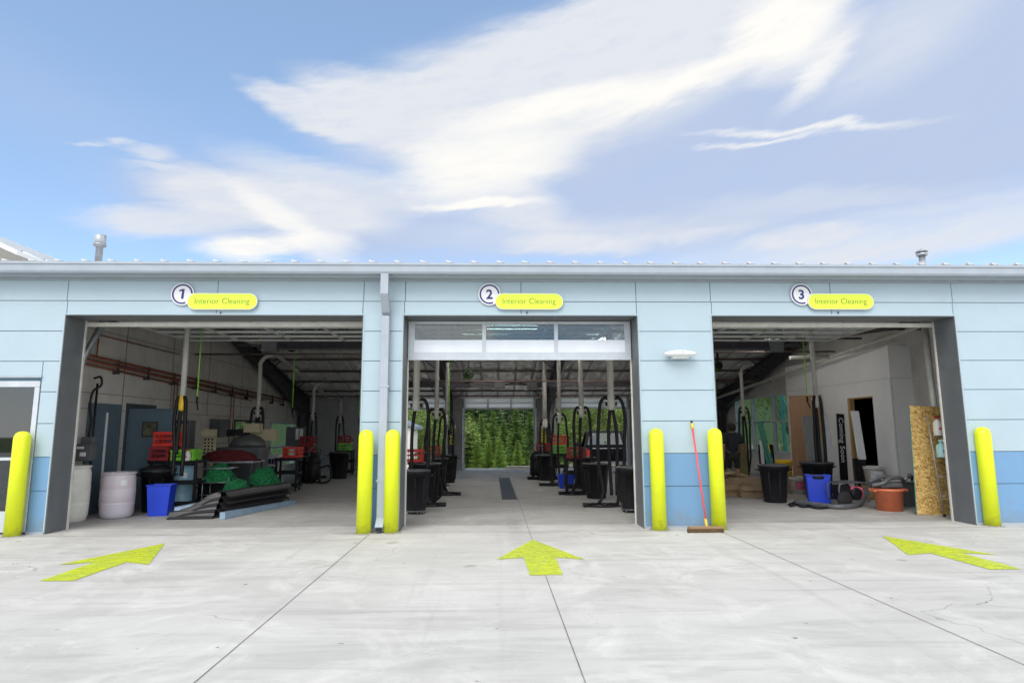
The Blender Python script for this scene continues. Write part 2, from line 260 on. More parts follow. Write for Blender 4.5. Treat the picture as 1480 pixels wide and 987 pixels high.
def add_grime(ma, z0, z1, amount, col=(.16, .14, .09), sc_=9):
    nt = ma.node_tree; N = nt.nodes; L = nt.links; b = N['Principled BSDF']; src = b.inputs['Base Color'].links[0].from_socket
    tc = N.new('ShaderNodeTexCoord'); sp = N.new('ShaderNodeSeparateXYZ'); L.new(tc.outputs['Object'], sp.inputs[0]); h = N.new('ShaderNodeMapRange'); L.new(sp.outputs[2], h.inputs['Value']); h.inputs['From Min'].default_value = z1; h.inputs['From Max'].default_value = z0; h.inputs['To Min'].default_value = 0; h.inputs['To Max'].default_value = .34
    nz = N.new('ShaderNodeTexNoise'); nz.inputs['Scale'].default_value = sc_; nz.inputs['Detail'].default_value = 8; nz.inputs['Roughness'].default_value = .7; oi = N.new('ShaderNodeObjectInfo'); ad = N.new('ShaderNodeVectorMath'); L.new(tc.outputs['Object'], ad.inputs[0]); L.new(oi.outputs['Location'], ad.inputs[1]); L.new(ad.outputs[0], nz.inputs[0])
    a = N.new('ShaderNodeMath'); L.new(nz.outputs['Fac'], a.inputs[0]); L.new(h.outputs[0], a.inputs[1]); m_ = N.new('ShaderNodeMapRange'); m_.inputs['From Min'].default_value = .62; m_.inputs['From Max'].default_value = .82; m_.inputs['To Max'].default_value = amount; L.new(a.outputs[0], m_.inputs['Value'])
    mx = N.new('ShaderNodeMix'); mx.data_type = 'RGBA'; L.new(m_.outputs[0], mx.inputs[0]); L.new(src, mx.inputs[6]); mx.inputs[7].default_value = (*col, 1); L.new(mx.outputs[2], b.inputs['Base Color'])
add_grime(M['lime'], 0, .22, .35); add_grime(M['base'], 0, .45, .45, (.20, .22, .22), 5); add_grime(M['panel'], 0, .01, .18, (.25, .33, .36), 2.2)
def translucent(name, col):
    ma = bpy.data.materials.new(name); ma.use_nodes = True; nt = ma.node_tree; N = nt.nodes; L = nt.links; N.clear()
    nz = N.new('ShaderNodeTexNoise'); nz.inputs['Scale'].default_value = 2; mx = N.new('ShaderNodeMix'); mx.data_type = 'RGBA'; mx.inputs[6].default_value = (*[c*.93 for c in col], 1); mx.inputs[7].default_value = (*col, 1); L.new(nz.outputs[0], mx.inputs[0])
    t = N.new('ShaderNodeBsdfTranslucent'); d = N.new('ShaderNodeBsdfDiffuse'); L.new(mx.outputs[2], t.inputs[0]); L.new(mx.outputs[2], d.inputs[0]); m_ = N.new('ShaderNodeMixShader'); m_.inputs[0].default_value = .2; L.new(t.outputs[0], m_.inputs[1]); L.new(d.outputs[0], m_.inputs[2]); o = N.new('ShaderNodeOutputMaterial'); L.new(m_.outputs[0], o.inputs[0]); return ma
M['poly'] = translucent('translucent_door_panel', (.95, .95, .96))
def arrow_paint():
    # worn road paint: thin lime film, scuffed through to the slab in streaks and at random chips
    ma = bpy.data.materials.new('worn_lime_paint'); ma.use_nodes = True; nt = ma.node_tree; N = nt.nodes; L = nt.links; b = N['Principled BSDF']; b.inputs['Roughness'].default_value = .6
    g = N.new('ShaderNodeNewGeometry')
    def nz(sx, sy, sc_, rough, loc):
        mp = N.new('ShaderNodeMapping'); mp.inputs['Scale'].default_value = (sx, sy, 1); mp.inputs['Location'].default_value = (loc, loc, 0); L.new(g.outputs['Position'], mp.inputs[0])
        n = N.new('ShaderNodeTexNoise'); n.inputs['Scale'].default_value = sc_; n.inputs['Detail'].default_value = 10; n.inputs['Roughness'].default_value = rough; L.new(mp.outputs[0], n.inputs[0]); return n.outputs['Fac']
    def mr(v, a, c, lo, hi):
        n = N.new('ShaderNodeMapRange'); L.new(v, n.inputs['Value']); n.inputs['From Min'].default_value = a; n.inputs['From Max'].default_value = c; n.inputs['To Min'].default_value = lo; n.inputs['To Max'].default_value = hi; return n.outputs[0]
    mx = N.new('ShaderNodeMix'); mx.data_type = 'RGBA'; mx.inputs[6].default_value = (.58, .66, .015, 1); mx.inputs[7].default_value = (.50, .60, .06, 1); L.new(mr(nz(1, 1, 4, .6, 3), .35, .65, 0, 1), mx.inputs[0]); L.new(mx.outputs[2], b.inputs['Base Color'])
    m1 = N.new('ShaderNodeMath'); m1.operation = 'MULTIPLY'; L.new(mr(nz(1.2, 6, 3, .75, 0), .44, .72, .92, .22), m1.inputs[0]); L.new(mr(nz(1, 1, 14, .8, 9), .50, .62, 1, .45), m1.inputs[1]); L.new(m1.outputs[0], b.inputs['Alpha']); return ma
M['arrow'] = arrow_paint()
# ------------------------------------------------------------------ mesh builder
class MB:
    def __init__(s): s.v = []; s.f = []; s.sm = []; s.mi = []; s.cur = 0
    def add(s, vs, fs, smooth=False):
        o = len(s.v); s.v += [tuple(v) for v in vs]; s.f += [tuple(i+o for i in f) for f in fs]; s.sm += [smooth]*len(fs); s.mi += [s.cur]*len(fs); return s
    def box(s, a, b, rot=None, taper=1):      # two corners
        (x0, y0, z0), (x1, y1, z1) = a, b; x0, x1 = sorted((x0, x1)); y0, y1 = sorted((y0, y1)); z0, z1 = sorted((z0, z1))
        vs = [Vector((x, y, z)) for z in (z0, z1) for y in (y0, y1) for x in (x0, x1)]
        if taper != 1:
            cx, cy = (x0+x1)/2, (y0+y1)/2
            for i in range(4): vs[i].x = cx+(vs[i].x-cx)*taper; vs[i].y = cy+(vs[i].y-cy)*taper
        if rot is not None: vs = [rot @ v for v in vs]
        return s.add(vs, [(0, 2, 3, 1), (4, 5, 7, 6), (0, 1, 5, 4), (2, 6, 7, 3), (0, 4, 6, 2), (1, 3, 7, 5)])
    def bar(s, p, q, wd, th, up=(0, 0, 1)):     # rectangular bar from p to q
        p = Vector(p); q = Vector(q); d = (q-p).normalized(); u = Vector(up)
        if abs(d.dot(u)) > .97: u = Vector((0, 1, 0))
        a = d.cross(u).normalized(); b = a.cross(d).normalized()
        vs = [e+a*i*wd/2+b*j*th/2 for e in (p, q) for i, j in ((-1, -1), (1, -1), (1, 1), (-1, 1))]
        return s.add(vs, [(0, 1, 2, 3), (7, 6, 5, 4), (0, 4, 5, 1), (1, 5, 6, 2), (2, 6, 7, 3), (3, 7, 4, 0)])
    def tube(s, pts, r, seg=10, r2=None, caps=True):
        pts = [Vector(p) for p in pts]; n = len(pts); vs = []; up = None
        for i, p in enumerate(pts):
            d = (pts[min(i+1, n-1)]-pts[max(i-1, 0)]).normalized()
            if up is None: up = Vector((0, 0, 1)) if abs(d.z) < .9 else Vector((0, 1, 0))
            a = d.cross(up).normalized(); b = a.cross(d).normalized(); up = b
            rr = r if r2 is None else r+(r2-r)*i/(n-1)
            if isinstance(r, (list, tuple)): rr = r[i]
            vs += [p+a*rr*math.cos(t*2*math.pi/seg)+b*rr*math.sin(t*2*math.pi/seg) for t in range(seg)]
        fs = [(i*seg+j, i*seg+(j+1) % seg, (i+1)*seg+(j+1) % seg, (i+1)*seg+j) for i in range(n-1) for j in range(seg)]
        s.add(vs, fs, True)
        if caps: o = len(s.v)-len(vs); s.f += [tuple(o+j for j in reversed(range(seg))), tuple(o+(n-1)*seg+j for j in range(seg))]; s.sm += [False]*2; s.mi += [s.cur]*2
        return s
    def lathe(s, prof, c=(0, 0, 0), seg=28, axis='Z', smooth=True, sx=1, sy=1):
        vs = []
        for r, z in prof:
            for j in range(seg):
                t = j*2*math.pi/seg; x, y = r*math.cos(t)*sx, r*math.sin(t)*sy
                p = (x, y, z) if axis == 'Z' else ((x, z, y) if axis == 'Y' else (z, x, y))
                vs.append((p[0]+c[0], p[1]+c[1], p[2]+c[2]))
        n = len(prof)
        fs = [(i*seg+j, i*seg+(j+1) % seg, (i+1)*seg+(j+1) % seg, (i+1)*seg+j) for i in range(n-1) for j in range(seg)]
        s.add(vs, fs, smooth); o = len(s.v)-len(vs)
        if prof[0][0] > 1e-4: s.f.append(tuple(o+j for j in reversed(range(seg)))); s.sm.append(False); s.mi.append(s.cur)
        if prof[-1][0] > 1e-4: s.f.append(tuple(o+(n-1)*seg+j for j in range(seg))); s.sm.append(False); s.mi.append(s.cur)
        return s
    def prism(s, pts, a, b, axis='Y'):          # polygon extruded between a and b on axis
        def P(p, t): return {'X': (t, p[0], p[1]), 'Y': (p[0], t, p[1]), 'Z': (p[0], p[1], t)}[axis]
        n = len(pts); vs = [P(p, a) for p in pts]+[P(p, b) for p in pts]
        return s.add(vs, [tuple(range(n)), tuple(reversed(range(n, 2*n)))]+[(i, i+n, (i+1) % n+n, (i+1) % n) for i in range(n)])
    def quad(s, *p): return s.add(p, [tuple(range(len(p)))])
    def build(s, name, ms, parent=None, bev=0, loc=None):
        me = bpy.data.meshes.new(name); me.from_pydata(s.v, [], s.f); me.polygons.foreach_set('use_smooth', s.sm)
        if not isinstance(ms, (list, tuple)): ms = [ms]
        for m_ in ms: me.materials.append(M[m_] if isinstance(m_, str) else m_)
        if len(ms) > 1: me.polygons.foreach_set('material_index', s.mi)
        me.validate(); me.update()
        import bmesh
        bm = bmesh.new(); bm.from_mesh(me); bmesh.ops.recalc_face_normals(bm, faces=bm.faces); bm.to_mesh(me); bm.free()
        o = bpy.data.objects.new(name, me); C.objects.link(o)
        if parent: o.parent = parent
        if loc is not None: o.location = loc
        if bev:
            b = o.modifiers.new('bevel', 'BEVEL'); b.width = bev; b.segments = 2; b.limit_method = 'ANGLE'; b.angle_limit = R(40)
        return o
def tag(o, label, cat, group=None, kind=None):
    if label: o['label'] = label
    if cat: o['category'] = cat
    if group: o['group'] = group
    if kind: o['kind'] = kind
    return o
def thing(name, label, cat, loc=(0, 0, 0), rz=0, group=None):
    o = bpy.data.objects.new(name, None); o.empty_display_size = .1; C.objects.link(o); o.location = loc; o.rotation_euler = (0, 0, rz); return tag(o, label, cat, group)
def kids(o): return [c for c in bpy.data.objects if c.parent == o]
def dup(root, loc, rz=0, label=None, group=None, scale=None):
    def cp(o, par):
        c = o.copy(); C.objects.link(c); c.parent = par
        for ch in kids(o): cp(ch, c)
        return c
    r = cp(root, None); r.location = loc; r.rotation_euler = (0, 0, rz)
    if label: r['label'] = label
    if group: r['group'] = group
    if scale: r.scale = (scale,)*3 if isinstance(scale, (int, float)) else scale
    return r
def struct(o): o['kind'] = 'structure'; return o
def smooth_path(pts, k=8):
    pts = [Vector(p) for p in pts]; out = []
    P = [pts[0]*2-pts[1]]+pts+[pts[-1]*2-pts[-2]]
    for i in range(1, len(P)-2):
        a, b, c, d = P[i-1], P[i], P[i+1], P[i+2]
        for j in range(k):
            t = j/k; out.append(.5*((2*b)+(c-a)*t+(2*a-5*b+4*c-d)*t*t+(3*b-a-3*c+d)*t**3))
    out.append(pts[-1]); return out
def text_mesh(txt, size, name, m_, parent, loc, rot, extrude=.003, offset=0, shear=0, spacing=1, align='LEFT', width=None):
    cu = bpy.data.curves.new(name, 'FONT'); cu.body = txt; cu.size = size; cu.extrude = extrude; cu.offset = offset; cu.shear = shear; cu.space_character = spacing; cu.align_x = align; cu.resolution_u = 4
    tmp = bpy.data.objects.new('tmp_text', cu); C.objects.link(tmp); bpy.context.view_layer.update()
    me = bpy.data.meshes.new_from_object(tmp.evaluated_get(bpy.context.evaluated_depsgraph_get())); bpy.data.objects.remove(tmp); bpy.data.curves.remove(cu)
    if width:
        xs = [v.co.x for v in me.vertices]; k = width/(max(xs)-min(xs)); x0 = min(xs)
        for v in me.vertices: v.co.x = (v.co.x-x0)*k
    me.materials.clear(); me.materials.append(M[m_]); o = bpy.data.objects.new(name, me); C.objects.link(o); o.parent = parent; o.location = loc; o.rotation_euler = rot; return o
def GC(px, py, r=0, z=0.0):      # floor point whose front edge shows at that height
    p = G(px, py, 0); p.y += r; p.x += r*p.x/p.y; p.z = z; return p
D = 9.94                 # facade plane
DEP = .49                # wall thickness at the openings
YB = 25.0                # back wall
XE = [-6.756, -2.079, -1.412, 2.373, 3.62, 7.69]    # opening edges
ZO = 3.36
XL, XR = -7.5, 9.3       # inner side walls
XO0, XO1 = -15.5, 16.0   # ends of the building front
# ------------------------------------------------------------------ setting: ground
def ground():
    b = MB(); n = 12
    b.quad((-400, -400, -1.6), (400, -400, -1.6), (400, 500, -1.6), (-400, 500, -1.6)); o = b.build('terrain', 'grass'); struct(o)
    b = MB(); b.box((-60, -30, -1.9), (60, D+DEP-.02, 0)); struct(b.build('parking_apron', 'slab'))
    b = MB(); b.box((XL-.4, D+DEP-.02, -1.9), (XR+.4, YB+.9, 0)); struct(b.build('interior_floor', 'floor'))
    # ground falling away behind the building
    b = MB(); b.quad((-60, YB+.9, -.10), (60, YB+.9, -.10), (60, YB+5, -.55), (-60, YB+5, -.55)); b.quad((-60, YB+5, -.55), (60, YB+5, -.55), (60, 44, -1.5), (-60, 44, -1.5)); b.quad((-60, 44, -1.5), (60, 44, -1.5), (60, 60, -1.5), (-60, 60, -1.5))
    for sx in (-1, 1):
        x0, x1 = (XL-.4, -60) if sx < 0 else (XR+.4, 60)
        b.quad((x0, D+DEP+.5, -.06), (x1, D+DEP+.5, -.06), (x1, YB+.9, -.10), (x0, YB+.9, -.10))
    struct(b.build('back_yard', mat('bounce_gravel', (.50, .47, .41), .95, var=.12, scale=3, bump=.5, bscale=30)))  # mostly hidden yard, made pale to bounce light up onto the ceiling
    b = MB(); z = .004
    for x in (-1.82, .57, 3.452): b.quad((x-.0035, -12, z), (x+.0035, -12, z), (x+.0035, D+DEP-.03, z), (x-.0035, D+DEP-.03, z))
    b.quad((.575, D+DEP, z), (.582, D+DEP, z), (.602, YB+.8, z), (.595, YB+.8, z))
    for x in (-7.4,): b.quad((x-.003, -12, z), (x+.003, -12, z), (x+.003, D-.1, z), (x-.003, D-.1, z))
    y = 9.72; b.quad((-14, y-.005, z+.001), (14, y-.005, z+.001), (14, y+.005, z+.001), (-14, y+.005, z+.001))
    struct(b.build('slab_joint', mat('joint_filler', (.16, .15, .14), .9, var=.25, scale=5)))
ground()
for x, lab in ((-4.50, 'worn lime arrow painted on the concrete before bay 1, leftmost of the three'), (.58, 'lime arrow painted on the concrete before the middle bay, crossed by a slab joint'), (5.59, 'lime arrow painted on the concrete before bay 3, rightmost of the three')):
    b = MB(); pts = [(0, 9.02), (.53, 7.62), (.19, 7.78), (.175, 6.86), (-.175, 6.86), (-.19, 7.78), (-.53, 7.68)]
    q_ = []
    for p0, p1 in zip(pts, pts[1:]+pts[:1]):
        n_ = max(2, int(math.dist(p0, p1)/.035))
        for i in range(n_): t_ = i/n_; q_.append((p0[0]+(p1[0]-p0[0])*t_+random.uniform(-.006, .006), p0[1]+(p1[1]-p0[1])*t_-7.9+random.uniform(-.006, .006)))
    b.prism(q_, 0, .001, 'Z'); o = b.build('painted_arrow', 'arrow', loc=(x, 7.9, .005)); tag(o, lab, 'road marking', 'lime arrows painted on the apron')
# ------------------------------------------------------------------ building
B = thing('service_building', 'long pale blue panelled building with three open vehicle bays and a grey gutter', 'building', (0, D, 0))
def bp(b, name, ms, bev=0, parent=None):         # build in world coords, then parent without moving
    o = b.build(name, ms, bev=bev)
    par = parent or B
    o.parent = par
    p = Vector((0, 0, 0)); q = par
    while q: p += q.location; q = q.parent
    for v in o.data.vertices: v.co -= p
    return o
def facade():
    TOP = 3.985; g = .011
    zj = [0.03, .64, 1.15, 1.66, 2.15, 2.63, 3.11, 3.60, TOP]
    up, lo = MB(), MB()
    def pan(x0, x1, z0, z1):
        tgt = lo if z1 <= 1.16 else up
        tgt.box((x0+g/2, D, z0+g/2), (x1-g/2, D+.014, z1-g/2))
    def col(x0, x1, splits=()):
        xs = [x0, *splits, x1]
        for a, c in zip(zj[:-2], zj[1:-1]):
            for u, v in zip(xs[:-1], xs[1:]): pan(u, v, a, c if c < 3.59 else 3.60)
    col(XE[1], XE[2]); col(XE[3], XE[4]); col(XE[5], XO1, (10.7, 13.6))
    # left column, with the storefront window cut out
    for a, c in zip(zj[:-2], zj[1:-1]):
        if a >= 2.6: pan(-9.9, XE[0], a, c)
        elif c > 2.4: pan(-7.04, XE[0], a, c); pan(-9.9, -7.04, 2.37, c)
        else: pan(-7.04, XE[0], a, c)
        pan(-13, -9.9, a, c); pan(XO0, -13, a, c)
    tops = [XO0, -13, -9.9, -6.77, -4.41, -2.07, -1.40, .48, 2.373, 3.61, 5.63, 7.70, 10.7, 13.6, XO1]
    for u, v in zip(tops[:-1], tops[1:]): pan(u, v, 3.60, TOP)
    for u, v, w_ in ((XE[0], XE[1], -4.41), (XE[2], XE[3], .48), (XE[4], XE[5], 5.63)):
        pan(u, w_, ZO, 3.60); pan(w_, v, ZO, 3.60)
    scr = MB()
    for xx in (XE[1]+.06, XE[2]-.06, XE[3]+.06, XE[4]-.06, XE[5]+.06, XE[5]+1.4, XE[0]-.06):
        for a, c in zip(zj[:-2], zj[1:-1]):
            for zz in (a+.05, c-.05): scr.lathe([(.007, -.0015), (.006, -.003), (0, -.003)], (xx, D, zz), 8, 'Y')
    bp(scr, 'panel_screws', 'fascia')
    bp(up, 'upper_panels', 'panel', .002); bp(lo, 'base_panels', 'base', .002)
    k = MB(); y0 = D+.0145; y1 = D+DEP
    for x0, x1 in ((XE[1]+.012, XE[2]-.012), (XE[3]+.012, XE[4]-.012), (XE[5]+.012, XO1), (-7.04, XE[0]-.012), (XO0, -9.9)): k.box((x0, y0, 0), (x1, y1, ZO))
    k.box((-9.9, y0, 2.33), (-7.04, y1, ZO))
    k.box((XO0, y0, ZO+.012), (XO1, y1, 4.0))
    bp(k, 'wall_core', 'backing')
    # dark metal linings of the openings
    for i, (a, c) in enumerate(((XE[0], XE[1]), (XE[2], XE[3]), (XE[4], XE[5]))):
        r = MB(); yf = D-.004
        r.box((a-.012, yf, 0), (a, y1+.01, ZO-.002)); r.box((c, yf, 0), (c+.012, y1+.01, ZO-.002)); r.box((a-.012, yf, ZO), (c+.012, y1+.01, ZO+.012))
        bp(r, 'door_lining', 'reveal')
        t = MB()   # pale corner bead and flashing
        t.box((a-.03, D-.007, 0.02), (a-.013, D-.001, ZO+.014)); t.box((c+.013, D-.007, 0.02), (c+.03, D-.001, ZO+.014)); t.box((a-.03, D-.007, ZO+.0145), (c+.03, D-.001, ZO+.034))
        bp(t, 'corner_trim', 'panel')
    # grey foot strip
    f = MB()
    for x0, x1 in ((XE[1]+.02, XE[2]-.02), (XE[3]+.02, XE[4]-.02), (XE[5]+.02, XO1), (-7.04, XE[0]-.02)): f.box((x0, D-.012, .0), (x1, D-.001, .035))
    bp(f, 'foot_flashing', 'gutter')
facade()
def storefront():
    x0, x1, z0, z1 = -9.88, -7.05, .03, 2.32
    r = MB(); y0, y1 = D-.01, D+.09
    f = .075
    r.box((x0, y0, z1-f-.02), (x1, y1, z1)); r.box((x0, y0, z0), (x0+f, y1, z1-f-.022)); r.box((x1-f, y0, z0), (x1, y1, z1-f-.022))
    r.box((x0+f+.001, y0, z0), (x1-f-.001, y1, .34)); r.box((x0+f+.001, y0+.01, 1.10), (x1-f-.001, y1-.01, 1.145)); r.box((-8.48, y0+.005, .341), (-8.42, y1-.005, 1.099)); r.box((-8.48, y0+.005, 1.146), (-8.42, y1-.005, z1-f-.022))
    w_ = bp(r, 'storefront_window', 'alum', .004)
    p = MB(); p.box((x0+f, D+.035, .34), (x1-f, D+.045, z1-f)); bp(p, 'pane', 'dglass', parent=w_)
    h = MB(); h.tube([(-7.19, D-.06, .9), (-7.19, D-.06, 1.45)], .013); h.tube([(-7.19, D-.06, .95), (-7.19, D-.005, .95)], .01); h.tube([(-7.19, D-.06, 1.4), (-7.19, D-.005, 1.4)], .01); bp(h, 'door_handle', 'alum', parent=w_)
    s = MB(); s.box((-9.9, D-.03, 2.37), (-7.03, D-.002, 2.40)); bp(s, 'window_drip', 'gutter')
    # the office behind it
    o = MB(); o.quad((-10.6, D+.5, 0.002), (XL-.02, D+.5, 0.002), (XL-.02, 14, 0.002), (-10.6, 14, 0.002)); bp(o, 'office_floor', 'floor')
    o = MB(); o.box((-10.7, 14, 0), (XL-.22, 14.1, 3)); o.box((-10.8, D+.5, 0), (-10.7, 14, 3)); o.box((-10.7, D+.5, 2.9), (XL-.22, 14, 3)); bp(o, 'office_wall', 'doorblue')
storefront()
def gutters():
    zt, zb = 4.155, 3.985; yf = 9.60
    prof = [(yf, zt), (yf, zt-.035), (yf+.018, zt-.05), (yf+.022, zb+.03), (yf+.04, zb), (yf+.15, zb), (yf+.15, zt-.02), (yf+.142, zt-.02), (yf+.142, zb+.01), (yf+.05, zb+.01), (yf+.032, zb+.035), (yf+.03, zt-.04), (yf+.012, zt-.03), (yf+.012, zt)]
    g = MB(); g.prism(prof, XO0-.3, XO1+.3, 'X'); bp(g, 'gutter', 'gutter')
    s = MB(); s.box((XO0, yf+.151, 3.955), (XO1, yf+.175, 4.13)); s.box((XO0, yf+.1755, 3.965), (XO1, D-.012, 3.985)); s.box((XO0, D-.04, 3.93), (XO1, D-.012, 3.9645)); bp(s, 'soffit', 'fascia')
    # downspout
    d = MB(); x0, x1 = -1.755, -1.63
    d.box((x0, 9.63, 3.66), (x1, 9.73, 3.984))
    d.prism([(9.63, 3.66), (9.73, 3.70), (9.91, 3.52), (9.91, 3.34), (9.81, 3.40)], x0, x1, 'X')
    d.box((x0, 9.80, .20), (x1, 9.92, 3.34)); d.prism([(9.80, .22), (9.92, .22), (9.92, .10), (9.72, .02), (9.68, .10)], x0, x1, 'X')
    dn = bp(d, 'downspout', 'gutter', .006)
    e = MB(); e.box((x0-.02, 9.795, 2.2), (x1+.02, 9.925, 2.23)); e.box((x0-.02, 9.795, .75), (x1+.02, 9.925, .78)); bp(e, 'strap', 'gutter', parent=dn)
    m_ = MB(); m_.box((x0+.012, 9.668, .035), (x1-.012, 9.685, .085)); bp(m_, 'outlet', 'black', parent=dn)
gutters()
RIDGE, ZR, ZF, ZBK = 17.5, 4.62, 4.15, 3.04
def roof_z(y): return ZF+(ZR-ZF)*(y-9.70)/(RIDGE-9.70) if y < RIDGE else ZR+(ZBK-ZR)*(y-RIDGE)/(YB-RIDGE)
def roof():
    r = MB(); y3 = YB+.5
    r.prism([(9.70, roof_z(9.70)), (RIDGE, ZR), (y3, roof_z(y3)), (y3, roof_z(y3)-.05), (RIDGE, ZR-.05), (9.70, roof_z(9.70)-.05)], XL-.3, XR+.3, 'X')
    r.prism([(9.70, roof_z(9.70)), (14.6, roof_z(14.6)), (14.6, roof_z(14.6)-.05), (9.70, roof_z(9.70)-.05)], XO0-.3, XL-.301, 'X')
    r.prism([(9.70, roof_z(9.70)), (RIDGE, ZR), (RIDGE+.9, ZR-.1), (RIDGE+.9, ZR-.15), (RIDGE, ZR-.05), (9.70, roof_z(9.70)-.05)], XR+.301, XO1+.3, 'X'); ro = bp(r, 'roof', 'roof')
    s = MB(); x = XO0-.2
    while x < XO1+.3:
        ye = 14.6 if x < XL-.3 else RIDGE; s.prism([(9.70, roof_z(9.70)), (9.72, roof_z(9.70)+.055), (ye, roof_z(ye)+.05), (ye, roof_z(ye))], x-.012, x+.012, 'X')
        s.prism([(x-.012, roof_z(9.70)+.03), (x-.012, roof_z(9.70)+.055), (x+.11, roof_z(9.70)+.018), (x+.0125, roof_z(9.70)+.015)], 9.62, 9.699, 'Y'); x += .405
    bp(s, 'standing_seams', 'roof', parent=ro)
    # insulation blanket bulging between purlins
    b = MB(); nx, ny = 420, 240; X0, X1 = XL, XR+.2; Y0, Y1 = D+DEP+.05, YB-.02; vs = []
    for j in range(ny+1):
        y = Y0+(Y1-Y0)*j/ny
        for i in range(nx+1):
            x = X0+(X1-X0)*i/nx
            sag = .10*abs(math.sin(math.pi*(y-.3)/1.25))**.6*(.55+.45*abs(math.sin(math.pi*x/.62))**.5)
            sag += .07*noise.noise((x*2.3, y*3.4, 0))+.045*(1-2*abs(noise.noise((x*3.1, y*8, 3))))+.02*noise.noise((x*9, y*12, 5))+.05*max(0, 1-abs(((x-XL-.3)/.62+.5) % 1-.5)*9)*-1
            vs.append((x, y, roof_z(y)-.09-sag))
    fs = [(j*(nx+1)+i, j*(nx+1)+i+1, (j+1)*(nx+1)+i+1, (j+1)*(nx+1)+i) for j in range(ny) for i in range(nx)]
    b.add(vs, fs, True); bp(b, 'insulation', 'insul')
    p = MB(); y = .3+1.25*9
    while y < YB: p = MB(); p.box((XL, y-.03, roof_z(y)-.235), (XR, y+.03, roof_z(y)-.165)); bp(p, 'purlin', 'rustprimer'); y += 1.25
    w_ = MB(); x = XL+.3          # support wires under the blanket
    while x < XR:
        w_.tube([(x, Y0, roof_z(Y0)-.235), (x, RIDGE, ZR-.235), (x, Y1, roof_z(Y1)-.235)], .010, 4, caps=False); x += .62
    bp(w_, 'blanket_wires', 'dark')
    # rigid frames running front to back with tapered haunches and back columns
    for x in (-7.25, -1.62, 2.18, 9.02):
        f = MB(); t = .11
        def girder(pts_top, pts_bot): 
            for (a, b_), (c, d) in zip(zip(pts_top, pts_bot), zip(pts_top[1:], pts_bot[1:])):
                f.prism([a, c, d, b_], x-.006, x+.006, 'X')
            for L_ in (pts_top, pts_bot):
                for p_, q in zip(L_, L_[1:]): f.bar((x, p_[0], p_[1]), (x, q[0], q[1]), .16, .014, (0, 0, 1) if abs(q[1]-p_[1]) < abs(q[0]-p_[0]) else (0, 1, 0))
        girder([(10.6, roof_z(10.6)-.28), (RIDGE, ZR-.28), (24.9, roof_z(24.9)-.28)], [(10.6, roof_z(10.6)-.70), (RIDGE, ZR-.58), (24.2, roof_z(24.2)-.98)])
        girder([(24.9, roof_z(24.9)-.28), (24.9, 0.0)], [(24.2, roof_z(24.2)-.98), (24.55, 0.0)])
        bp(f, 'steel_frame', 'dark')
        g = MB()
        for yy in (20, 22.5, 23.75):
            for sx in (-1, 1): g.bar((x, yy, roof_z(yy)-.75), (x+sx*.62, yy, roof_z(yy)-.25), .03, .03)
        bp(g, 'frame_brace', 'dark')
    # rooftop vents
    v = MB(); v.lathe([(.062, 4.1), (.062, 5.10), (.10, 5.11), (.10, 5.33), (.06, 5.345), (0, 5.35)], (-7.65, 12, 0), 24); v.lathe([(.115, 5.13), (.115, 5.15), (.10, 5.15)], (-7.65, 12, 0), 24); bp(v, 'flue_vent', 'galv')
    v = MB(); v.lathe([(.062, 4.1), (.062, 5.03)], (8.76, 12, 0), 20); v.lathe([(.10, 5.0), (.105, 5.04), (.09, 5.055)], (8.76, 12, 0), 20); v.lathe([(.118, 5.075), (.10, 5.10), (.03, 5.135), (0, 5.14)], (8.76, 12, 0), 20)
    for k in range(4): v.tube([(8.76+.08*math.cos(k*1.57), 12+.08*math.sin(k*1.57), 5.03), (8.76+.08*math.cos(k*1.57), 12+.08*math.sin(k*1.57), 5.09)], .006, 5)
    bp(v, 'cowl_vent', 'galv')
    # higher roof slope of the wing on the far left
    u = MB(); a, b_, c = W(-60, 320, 15.5), W(64, 377, 15.5), 15.5
    u.prism([(a.x-3, a.z-1.2), (a.x, a.z), (b_.x, b_.z), (b_.x, b_.z-.1), (a.x, a.z-.12), (a.x-3, a.z-1.32)], 14.6, 22, 'Y'); wr = bp(u, 'wing_roof', mat('white_wing_roof', (.78, .79, .80), .5, var=.03))
    s = MB()
    for k in range(9):
        yy = 14.75+k*.75; s.bar((a.x, yy, a.z+.02), (b_.x, yy, b_.z+.02), .03, .06)
    bp(s, 'wing_roof_seams', 'fascia', parent=wr)
roof()
